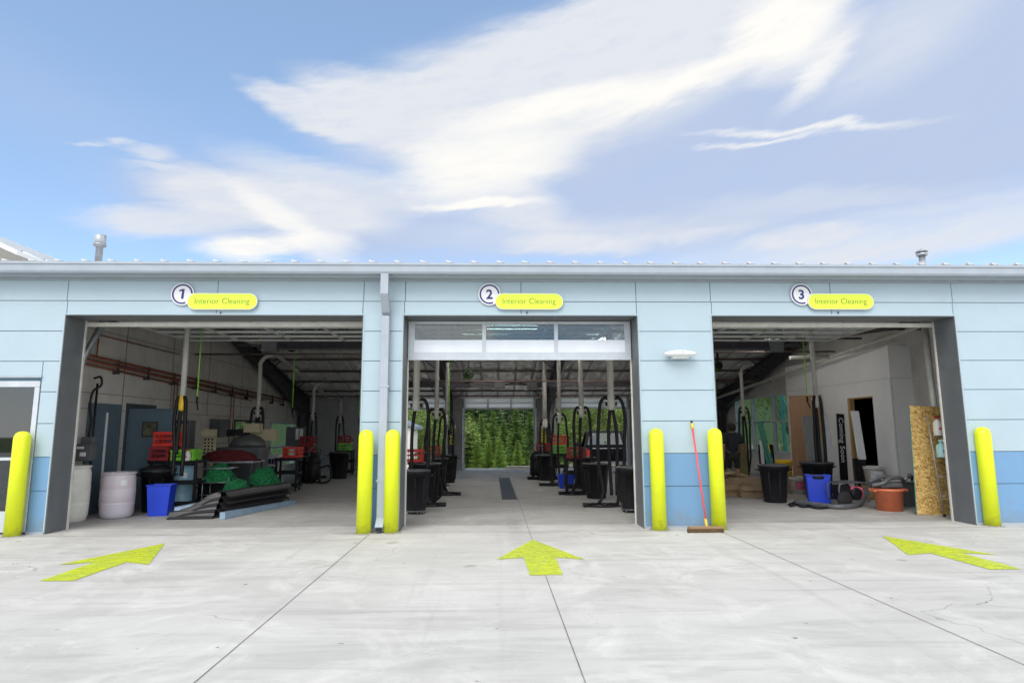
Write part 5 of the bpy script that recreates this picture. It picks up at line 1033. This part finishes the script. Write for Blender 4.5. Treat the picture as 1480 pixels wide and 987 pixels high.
q1 = tub('towel_bin', 'low black bin of green towels just behind the bent metal sheets', 'bin', (-5.18, 13.05, 0), .4, .48, .36, .36, 'black'); lump('green_towels', 'green towels mounded in the low black bin', (-5.18, 13.05, .34), .23, .18, .19, seed=3)
q2 = tub('towel_bin', 'taller black bin overflowing with green towels, right of the low bin', 'bin', (-4.86, 13.75, 0), .42, .5, .4, .42, 'black'); lump('green_towels', 'largest mound of green towels spilling over the taller bin', (-4.86, 13.75, .38), .28, .22, .32, seed=8)
b = MB(); b.box((-.42, -.2, 0), (.42, .2, .55)); o = b.build('dark_crate', 'black', None, .01, (-5.75, 13.75, 0)); tag(o, 'black storage box on the floor behind the pale blue barrel', 'box')
pl = thing('parts_shelf', 'white display cabinet of packets seen by the glazed door in bay 1', 'cabinet', (-6.5, 18.9, 0)); b = MB(); b.box((-.2, -.3, 0), (.3, .3, .85)); b.build('cabinet_body', 'label', pl, .01); b = MB()
for i in range(5):
    for j in range(3): b.box((-.17+i*.09, -.31, .15+j*.22), (-.10+i*.09, -.301, .30+j*.22))
b.build('packets', 'navy', pl)
fd = thing('wall_fuse_box', 'grey box with white papers near the third vacuum drop', 'fuse box', (-6.6, 21.1, 1.05)); b = MB(); b.box((-.2, -.1, 0), (.4, .1, .62)); b.build('box_body', 'greyplastic', fd, .01); b = MB(); b.box((.12, -.11, .2), (.22, -.101, .56)); b.box((.25, -.11, .2), (.36, -.101, .56)); b.build('paper', 'label', fd)
# ------------------------------------------------------------------ bent sheet-metal strips
st = thing('sheet_metal_stack', 'stack of bent dark sheet metal trims lying on the floor of bay 1', 'metal sheets', (-5.0, 11.95, 0))
def strip(x0, y0, x1, y1, z, sag, wv, m_, name, droop=True):
    # folded channel following a curved centreline; profile across it
    n = 20; prof = [(-.16, .0), (-.16, .03), (-.10, .035), (-.06, .115), (.05, .125), (.10, .07), (.16, .07), (.16, .02)]
    b = MB(); vs = []; d = Vector((x1-x0, y1-y0, 0)); L0 = d.length; d.normalize(); nrm = Vector((-d.y, d.x, 0))
    for i in range(n+1):
        t = i/n; p = Vector((x0, y0, 0))+d*L0*t; zz_ = z-(sag*(1-t)**2 if droop else 0)+wv*math.sin(t*5)
        for (a, h) in prof: vs.append(p+nrm*a+Vector((0, 0, max(.004, zz_+h))))
    k = len(prof); b.add(vs, [(i*k+j, i*k+j+1, (i+1)*k+j+1, (i+1)*k+j) for i in range(n) for j in range(k-1)], False)
    o = b.build(name, m_, st); mo = o.modifiers.new('s', 'SOLIDIFY'); mo.thickness = .004; return o
ox, oy = 5.0, 11.95
for i in range(4):     # long straight lengths running right and back
    strip(-4.93+.02*i+ox-.0, 11.55+.05*i-oy, -4.42+.03*i+ox, 13.5+.05*i-oy, .03+.10*i, 0, .004, 'darkmetal', 'trim_length')
for i in range(4):     # short bent lengths fanning down to the floor at the left
    strip(-5.70+.10*i+ox, 11.55+.06*i-oy, -4.93+ox, 11.6+.07*i-oy, .02+.10*i, .02+.09*i, .005, 'darkmetal', 'bent_trim')
strip(-5.74+ox, 11.75-oy, -5.1+ox, 12.1-oy, .12, .07, .0, 'bandblue', 'pale_trim')
b = MB(); b.add([(.22, -.54, .004), (.32, -.56, .004), (.86, 1.7, .004), (.74, 1.72, .004), (.22, -.54, .12), (.32, -.56, .12), (.86, 1.7, .09), (.74, 1.72, .09)], [(0, 1, 2, 3), (7, 6, 5, 4), (0, 4, 5, 1), (1, 5, 6, 2), (2, 6, 7, 3), (3, 7, 4, 0)]); b.build('blue_wrapped_length', 'bandblue', st)
# ------------------------------------------------------------------ middle bay: drain, column signs
dr = thing('floor_drain', 'long dark steel drain grate set in the middle bay floor', 'drain', (.40, 17.4, 0)); b = MB(); b.box((-.17, -3.2, .001), (-.14, 3.2, .012)); b.box((.14, -3.2, .001), (.17, 3.2, .012)); b.box((-.14, -3.2, .001), (.14, 3.2, .004)); b.build('frame', 'grill', dr); b = MB(); y = -3.18
while y < 3.18: b.box((-.138, y, .0045), (.138, y+.025, .010)); y += .05
b.build('grate_bars', 'dark', dr)
for x, lab in ((-1.52, 'yellow notice on the rear column left of the middle back door'), (2.02, 'yellow notice with a white heading on the column right of the middle back door')):
    t = thing('column_notice', lab, 'notice', (x, 24.35, 1.0)); b = MB(); b.box((-.1, -.02, 0), (.1, 0, .58)); b.build('notice_plate', 'laby', t)
    b = MB(); b.box((-.14, -.025, .60), (.14, 0, .74)); b.build('notice_heading', 'label', t)
    b = MB()
    for k in range(4): b.box((-.05, -.024, .08+k*.12), (.05, -.0205, .13+k*.12))
    b.build('notice_text', 'dark', t)
# ------------------------------------------------------------------ person
def person():
    t = thing('person', 'person in dark shirt and shorts walking away at the edge of bay 3', 'person', (6.42, 16.6, 0), R(-8))
    J = dict(pel=(0, 0, .86), sp=(0, -.01, 1.05), ch=(0, -.02, 1.27), nk=(0, -.01, 1.42), hd0=(0, .01, 1.50), hd1=(0, .015, 1.60),
             lh=(-.09, 0, .83), lk=(-.10, .12, .47), la=(-.10, .02, .08), lt=(-.11, .16, .035), rh=(.09, 0, .83), rk=(.10, .02, .46), ra=(.11, -.22, .12), rt=(.11, -.10, .03),
             ls=(-.17, -.02, 1.36), le=(-.24, -.09, 1.10), lw=(-.22, .02, .87), lm=(-.215, .04, .79), rs=(.17, -.02, 1.36), re=(.26, .02, 1.11), rw=(.28, .16, .92), rm=(.28, .19, .85))
    def skin(name, keys, edges, rad, m_, root, sub=2):
        me = bpy.data.meshes.new(name); ks = list(keys); me.from_pydata([J[k] for k in ks], [(ks.index(a), ks.index(b)) for a, b in edges], []); o = bpy.data.objects.new(name, me); C.objects.link(o); o.parent = t
        md = o.modifiers.new('skin', 'SKIN'); md.use_smooth_shade = True
        for i, k in enumerate(ks): me.skin_vertices[0].data[i].radius = (rad[k] if isinstance(rad[k], tuple) else (rad[k],)*2); me.skin_vertices[0].data[i].use_root = (k == root)
        s_ = o.modifiers.new('sub', 'SUBSURF'); s_.levels = sub; s_.render_levels = sub; me.materials.append(M[m_]); return o
    rad = dict(pel=(.14, .10), sp=(.13, .095), ch=(.15, .10), nk=.055, hd0=.075, hd1=.085, lh=.085, lk=.055, la=.035, lt=.035, rh=.085, rk=.055, ra=.035, rt=.035, ls=.055, le=.038, lw=.027, lm=.032, rs=.055, re=.038, rw=.027, rm=.032)
    E = [('pel', 'sp'), ('sp', 'ch'), ('ch', 'nk'), ('nk', 'hd0'), ('hd0', 'hd1'), ('pel', 'lh'), ('lh', 'lk'), ('lk', 'la'), ('la', 'lt'), ('pel', 'rh'), ('rh', 'rk'), ('rk', 'ra'), ('ra', 'rt'), ('ch', 'ls'), ('ls', 'le'), ('le', 'lw'), ('lw', 'lm'), ('ch', 'rs'), ('rs', 're'), ('re', 'rw'), ('rw', 'rm')]
    skin('body', J.keys(), E, rad, 'skin', 'pel')
    sr = {k: (tuple(x+.022 for x in v) if isinstance(v, tuple) else v+.022) for k, v in rad.items()}
    J['lem'] = tuple((a+b)/2 for a, b in zip(J['ls'], J['le'])); J['rem'] = tuple((a+b)/2 for a, b in zip(J['rs'], J['re'])); sr['lem'] = .095; sr['rem'] = .095; sr['ls'] = .095; sr['rs'] = .095; J['lem'] = tuple(a*.1+b*.9 for a, b in zip(J['ls'], J['le'])); J['rem'] = tuple(a*.1+b*.9 for a, b in zip(J['rs'], J['re'])); J['nk2'] = (0, -.015, 1.385); sr['nk2'] = .075; J['hem'] = (0, 0, .82); sr['hem'] = (.165, .125)
    skin('shirt', ['hem', 'sp', 'ch', 'nk2', 'ls', 'lem', 'rs', 'rem'], [('hem', 'sp'), ('sp', 'ch'), ('ch', 'nk2'), ('ch', 'ls'), ('ls', 'lem'), ('ch', 'rs'), ('rs', 'rem')], sr, 'shirt', 'hem')
    sr['lh'] = .105; sr['rh'] = .105; sr['lk'] = .085; sr['rk'] = .085; sr['pel'] = (.155, .12)
    skin('shorts', ['pel', 'lh', 'lk', 'rh', 'rk'], [('pel', 'lh'), ('lh', 'lk'), ('pel', 'rh'), ('rh', 'rk')], sr, 'trousers', 'pel')
    b = MB(); nu, nv = 24, 14; b.lathe([(.0, .125), (.05, .115), (.09, .08), (.108, .02), (.10, -.05), (.07, -.10), (.0, -.105)], (0, -.022, 1.575), 24); b.build('hair', 'hair', t)
    b = MB()
    for x, y in ((-.11, .09), (.11, -.16)): b.box((x-.05, y-.13, .0), (x+.05, y+.13, .09))
    b.build('shoes', 'black', t, .03)
    for s_, w0 in ((-1, J['lm']), (1, J['rm'])):     # hands with fingers, relaxed
        b = MB(); b.lathe([(.0, .03), (.022, .02), (.028, -.02), (.024, -.05), (0, -.055)], w0, 10, sx=.6, sy=1.2)
        for k in range(4): y = w0[1]-.026+.018*k; b.tube([(w0[0], y, w0[2]-.04), (w0[0]+.004*s_, y+.004, w0[2]-.075-.006*(k in (1, 2))), (w0[0]-.012*s_, y+.01, w0[2]-.105)], .0085, 6)
        b.tube([(w0[0], w0[1]+.03, w0[2]), (w0[0]-.01*s_, w0[1]+.05, w0[2]-.035), (w0[0]-.012*s_, w0[1]+.052, w0[2]-.06)], .0095, 6); b.build('hand', 'skin', t)
person()
# ------------------------------------------------------------------ pickup beyond the right back door
def pickup():
    t = thing('pickup_truck', 'black pickup truck seen from behind beyond the vacuum hoses', 'pickup', (5.15, 27.2, -.38), R(-4))
    t.scale = (1.08, 1.0, 1.06)
    b = MB()   # lower body, bed with open top
    side = [(-.95, .45), (-.97, .75), (-.93, 1.02), (.93, 1.02), (.97, .75), (.95, .45)]
    b.prism(side, 1.9, 5.2, 'Y'); b.box((-.95, 0, .45), (-.82, 1.9, 1.04)); b.box((.82, 0, .45), (.95, 1.9, 1.04)); b.box((-.82, 0, .45), (.82, 1.9, .62)); b.build('body', 'paint', t, .03)
    b = MB(); b.box((-.81, -.04, .55), (.81, .03, 1.05)); tg = b.build('tailgate', 'paint', t, .02); b = MB(); b.box((-.12, -.06, .88), (.12, -.041, .95)); b.build('handle', 'black', tg)
    # open cab shell with real glazing, so the trees show through it
    lo = [(-.88, 1.95), (.88, 1.95), (.88, 4.1), (-.88, 4.1)]; hi = [(-.72, 2.15), (.72, 2.15), (.72, 3.3), (-.72, 3.3)]; b = MB()
    for (x0, y0), (x1, y1) in zip(lo, hi): b.bar((x0*.97, y0, 1.0), (x1*.97, y1, 1.72), .13, .08, (0, 1, 0))
    b.add([(-.74, 2.12, 1.66), (.74, 2.12, 1.66), (.74, 3.36, 1.66), (-.74, 3.36, 1.66), (-.66, 2.2, 1.77), (.66, 2.2, 1.77), (.66, 3.28, 1.77), (-.66, 3.28, 1.77)], [(3, 2, 1, 0), (4, 5, 6, 7), (0, 1, 5, 4), (1, 2, 6, 5), (2, 3, 7, 6), (3, 0, 4, 7)])
    b.box((-.86, 1.9, 1.0), (.86, 2.0, 1.16)); b.box((-.86, 4.0, 1.0), (.86, 4.1, 1.08)); b.box((-.03, 1.99, 1.16), (.03, 2.03, 1.3)); b.build('cab', 'paint', t, .01)
    b = MB()
    for x in (-.42, .42): b.box((x-.24, 2.6, .9), (x+.24, 2.75, 1.42)); b.box((x-.12, 2.62, 1.421), (x+.12, 2.73, 1.6))
    b.build('seat', 'black', t, .03)
    b = MB(); b.quad((-.80, 1.97, 1.16), (.80, 1.97, 1.16), (.70, 2.12, 1.66), (-.70, 2.12, 1.66)); b.build('rear_window', 'glass', t)
    b = MB(); b.quad((-.82, 4.08, 1.08), (.82, 4.08, 1.08), (.70, 3.34, 1.66), (-.70, 3.34, 1.66)); b.build('windscreen', 'glass', t)
    for q in (-1, 1): b = MB(); b.quad((q*.86, 2.05, 1.08), (q*.86, 3.95, 1.08), (q*.71, 3.28, 1.66), (q*.71, 2.2, 1.66)); b.build('side_window', 'glass', t)
    b = MB(); b.box((-.92, -.16, .40), (.92, -.03, .54)); b.build('bumper', 'chrome', t, .02)
    b = MB(); b.box((-.80, -.045, 1.04), (.80, .0, 1.065)); b.build('tailgate_cap', 'chrome', t)
    for x in (-.88, .88): b = MB(); b.box((x-.065, -.035, .72), (x+.065, .02, 1.0)); b.build('tail_light', 'red', t, .01)
    for x in (-.86, .86):
        for y in (1.0, 4.1):
            b = MB(); b.lathe([(0, -.12), (.22, -.12), (.36, -.10), (.385, -.05), (.385, .05), (.36, .10), (.22, .12), (0, .12)], (x, y, .385), 28, 'X'); wh = b.build('wheel', 'tyre', t); b = MB(); b.lathe([(0, -.13), (.2, -.13), (.21, -.1)], (x, y, .385), 20, 'X'); b.lathe([(0, .13), (.2, .13), (.21, .1)], (x, y, .385), 20, 'X'); b.build('rim', 'galv', wh)
    for x in (-1, 1): b = MB(); b.box((x*1.12-.1, 3.3, 1.05), (x*1.12+.1, 3.38, 1.22)); b.build('mirror', 'paint', t, .02)
pickup()
# ------------------------------------------------------------------ beyond: bank, shed, trees
b = MB(); nx, ny = 60, 14; vs = []
for j in range(ny+1):
    for i in range(nx+1):
        x = 4.5+i*.55; y = 38+j*.9; vs.append((x, y, -1.55+1.9*min(1, j/9)*min(1, max(0, (x-4.5)/7))+.25*noise.noise((x*.5, y*.5, 0))))
b.add(vs, [(j*(nx+1)+i, j*(nx+1)+i+1, (j+1)*(nx+1)+i+1, (j+1)*(nx+1)+i) for j in range(ny) for i in range(nx)], True); struct(b.build('dirt_bank', 'dirt'))
b = MB(); nx, ny = 80, 20; vs = []
for j in range(ny+1):
    for i in range(nx+1):
        x = -60+i*1.5; y = 58+j*4; vs.append((x, y, -1.6+12*(j/ny)**1.1+1.2*noise.noise((x*.08, y*.08, 1))))
b.add(vs, [(j*(nx+1)+i, j*(nx+1)+i+1, (j+1)*(nx+1)+i+1, (j+1)*(nx+1)+i) for j in range(ny) for i in range(nx)], True); struct(b.build('hillside', 'grass'))
sh = thing('pale_shed', 'pale shed with a slate roof seen beyond the left back door', 'shed', (-6.0, 36.0, -1.2)); b = MB(); b.box((-1.6, -1.5, 0), (1.6, 1.5, 2.9)); b.build('wall', 'housewall', sh); b = MB(); b.prism([(-1.9, 2.8), (0, 3.7), (1.9, 2.8), (1.9, 2.95), (0, 3.85), (-1.9, 2.95)], -1.8, 1.8, 'Y'); b.build('roof', 'houseroof', sh); b = MB(); b.box((-.4, -1.52, .9), (.4, -1.501, 1.8)); b.build('window', 'darkglass', sh)
tf = thing('teal_frame', 'teal steel frame standing outside the side window of bay 3', 'steel frame', (11.2, 21.5, 0)); b = MB()
for y in (-2.2, 0, 2.2): b.bar((0, y, 0), (0, y, 3.2), .10, .10)
for z in (2.2, 2.9): b.bar((0, -2.4, z), (0, 2.4, z), .05, .12)
b.bar((0, -2.2, .3), (0, 0, 2.8), .05, .05); b.bar((0, 0, .3), (0, 2.2, 2.8), .05, .05); b.build('frame', 'teal', tf)
def conifer_parts(h, r, seed, n_whorl=46, z0=.03):
    rnd = random.Random(seed); b = MB(); t = MB(); t.tube([(0, 0, 0), (.02, 0, h*.5), (0, 0, h*.98)], [.022*h/4, .012*h/4, .003], 6)
    for k in range(n_whorl):
        u = k/(n_whorl-1); z = h*(z0+(1-z0)*u**.95); rr = r*(1-u)**.75*rnd.uniform(.75, 1.15)+.02; nb = int(9+rnd.random()*3)
        for j in range(nb):
            a = rnd.uniform(0, 2*math.pi); L_ = rr*rnd.uniform(.65, 1.1); dz = -.10*L_+rnd.uniform(-.02, .04)
            d = Vector((math.cos(a), math.sin(a), 0)); sd_ = Vector((-d.y, d.x, 0)); m_ = max(3, int(L_/.07))
            for q in range(m_):
                s_ = (q+.5+rnd.uniform(-.3, .3))/m_; c = d*L_*s_+Vector((0, 0, z+dz*s_*1.6+.10*L_*s_*s_)); wv = .15*(1.25-.7*s_)*min(1.6, h/4); 
                for side in (-1, 1):
                    tip = c+sd_*side*wv*rnd.uniform(.7, 1.5)+d*wv*rnd.uniform(.5, 1.2)+Vector((0, 0, rnd.uniform(-.05, .035)*h/4)); b.add([c-d*.02, c+d*.045*h/4, tip], [(0, 1, 2)])
    return b, t
def broad_parts(h, r, seed, n=2600):
    rnd = random.Random(seed); b = MB(); t = MB(); t.tube([(0, 0, 0), (.05, 0, h*.3), (0, .05, h*.6)], [.10, .08, .04], 7); cl = []
    for k in range(16):
        c = Vector((rnd.uniform(-1, 1)*r*.7, rnd.uniform(-1, 1)*r*.7, h*rnd.uniform(.16, .9))); cl.append((c, r*rnd.uniform(.28, .5))); t.tube([(0, 0, h*.2+c.z*.15), tuple(c)], .025, 5, .008)
    for k in range(n):
        c, rr = rnd.choice(cl); v = Vector((rnd.gauss(0, 1), rnd.gauss(0, 1), rnd.gauss(0, .8))).normalized()*rr*rnd.uniform(.5, 1.05); p = c+v; s_ = rnd.uniform(.05, .10)*max(1, h/4)**.5; a = Vector((rnd.uniform(-1, 1), rnd.uniform(-1, 1), rnd.uniform(-.6, .6))).normalized()*s_; q = Vector((rnd.uniform(-1, 1), rnd.uniform(-1, 1), rnd.uniform(-.6, .6))).normalized()*s_*.8
        b.add([p-a, p+q, p+a, p-q], [(0, 1, 2, 3)])
    return b, t
def proto(fn, name, m_, lab, cat, grp, *a):
    t = thing(name, lab, cat, (0, 0, 0), 0, grp); c, tr = fn(*a); c.build('crown', m_, t); tr.build('trunk', 'bark', t); return t
g1, l1 = 'sunlit spruces behind the building', 'slender sunlit spruce in the front row behind the building'
g2, l2 = 'dark spruces behind the sunlit row', 'tall dark spruce standing behind the sunlit spruces'
g3, l3 = 'loose bright broadleaf trees behind the side doors', 'loose bright green broadleaf tree beyond the building'
A = [proto(conifer_parts, 'spruce_tree', 'fol_a', l1, 'tree', g1, 4.0, 1.1, s_, 50) for s_ in (1, 2, 3)]
Bt = [proto(conifer_parts, 'spruce_tree', 'fol_b', l2, 'tree', g2, 8.5, 1.9, s_, 78) for s_ in (11, 12)]
Ct = [proto(broad_parts, 'broadleaf_tree', 'fol_c', l3, 'tree', g3, 4.2, 1.7, s_) for s_ in (21, 22)]
used = set(); placed = []
def put(protos, x, y, z, s_):
    p = random.choice(protos)
    if id(p) not in used: used.add(id(p)); p.location = (x, y, z); p.scale = (s_,)*3; p.rotation_euler = (0, 0, random.uniform(0, 6)); placed.append(p); return p
    o = dup(p, (x, y, z), random.uniform(0, 6), scale=s_); placed.append(o); return o
ORD = 'leftmost second third fourth fifth sixth seventh eighth ninth tenth eleventh twelfth thirteenth fourteenth'.split()
front, low = [], []
for px, top in ((662, 604), (681, 598), (696, 600), (713, 596), (728, 606), (746, 592), (766, 597), (783, 606)):
    y = random.uniform(41.5, 46); zt = W(px, top, y).z; front.append(put(A, W(px, 600, y).x, y, -1.5, (zt+1.5)/4.0))
for px, top in ((690, 626), (706, 630), (722, 634), (748, 636), (768, 650)):
    y = random.uniform(39, 41); zt = W(px, top, y).z; low.append(put(A, W(px, 600, y).x, y, -1.35, (zt+1.35)/4.0))
for k, o in enumerate(front): o['label'] = '%s tall sunlit spruce framed by the middle back door, counted from the left' % ORD[k]
for k, o in enumerate(low): o['label'] = '%s low young spruce before the tall row, counted from the left' % ORD[k]; o['group'] = 'young spruces before the tall row'
for px in range(560, 960, 22):
    y = random.uniform(50, 57); put(Bt, W(px, 600, y).x, y, -1.6, random.uniform(.75, 1.05))
for k, px in enumerate((560, 583, 604, 626, 647)):
    y = random.uniform(38, 44); put(Ct, W(px, 600, y).x, y, -1.45, random.uniform(.85, 1.2))['label'] = '%s bright leafy tree beyond the left back door, counted from the left' % ORD[k]
for k, px in enumerate((800, 818, 836, 856, 876, 897, 918, 940)):
    y = random.uniform(44, 50); put(Ct, W(px, 600, y).x, y, -1.45+(.9 if px > 820 else 0), random.uniform(.85, 1.2))['label'] = '%s bright leafy tree beyond the right back door, counted from the left' % ORD[k]
for k, (x, y) in enumerate(((13.0, 33.5), (14.5, 30), (14.0, 23.5), (16.0, 27), (18.5, 33))): put(Ct, x, y, -.1, random.uniform(.8, 1.1))['label'] = '%s leafy tree outside the right side window, counted from the left' % ORD[k]
for k, (x, y) in enumerate(((-10.5, 22.5), (-11.5, 26), (-13, 29.5))): put(Ct, x, y, -.1, random.uniform(.8, 1.1))['label'] = '%s leafy tree outside the left side window, nearest first' % ('nearest', 'second', 'third')[k]
# ground cover at the foot of the trees
b = MB(); rnd = random.Random(5)
for k in range(9000):
    x, y = rnd.uniform(-14, 14), rnd.uniform(YB+2.2, 44); z = -.10-.45*(y-YB-.9)/4.1 if y < YB+5 else -.55-.95*(y-YB-5)/(44-YB-5); a = rnd.uniform(0, 3.14); s_ = rnd.uniform(.05, .12); h = rnd.uniform(.05, .22)*(1.4 if rnd.random() < .2 else 1)
    b.add([(x-s_*math.cos(a), y-s_*math.sin(a), z), (x+s_*math.cos(a), y+s_*math.sin(a), z), (x+rnd.uniform(-.05, .05), y, z+h)], [(0, 1, 2)])
o = b.build('ground_cover', 'fol_c'); tag(o, 'rough grass and weeds between the building and the trees', 'grass', kind='stuff')
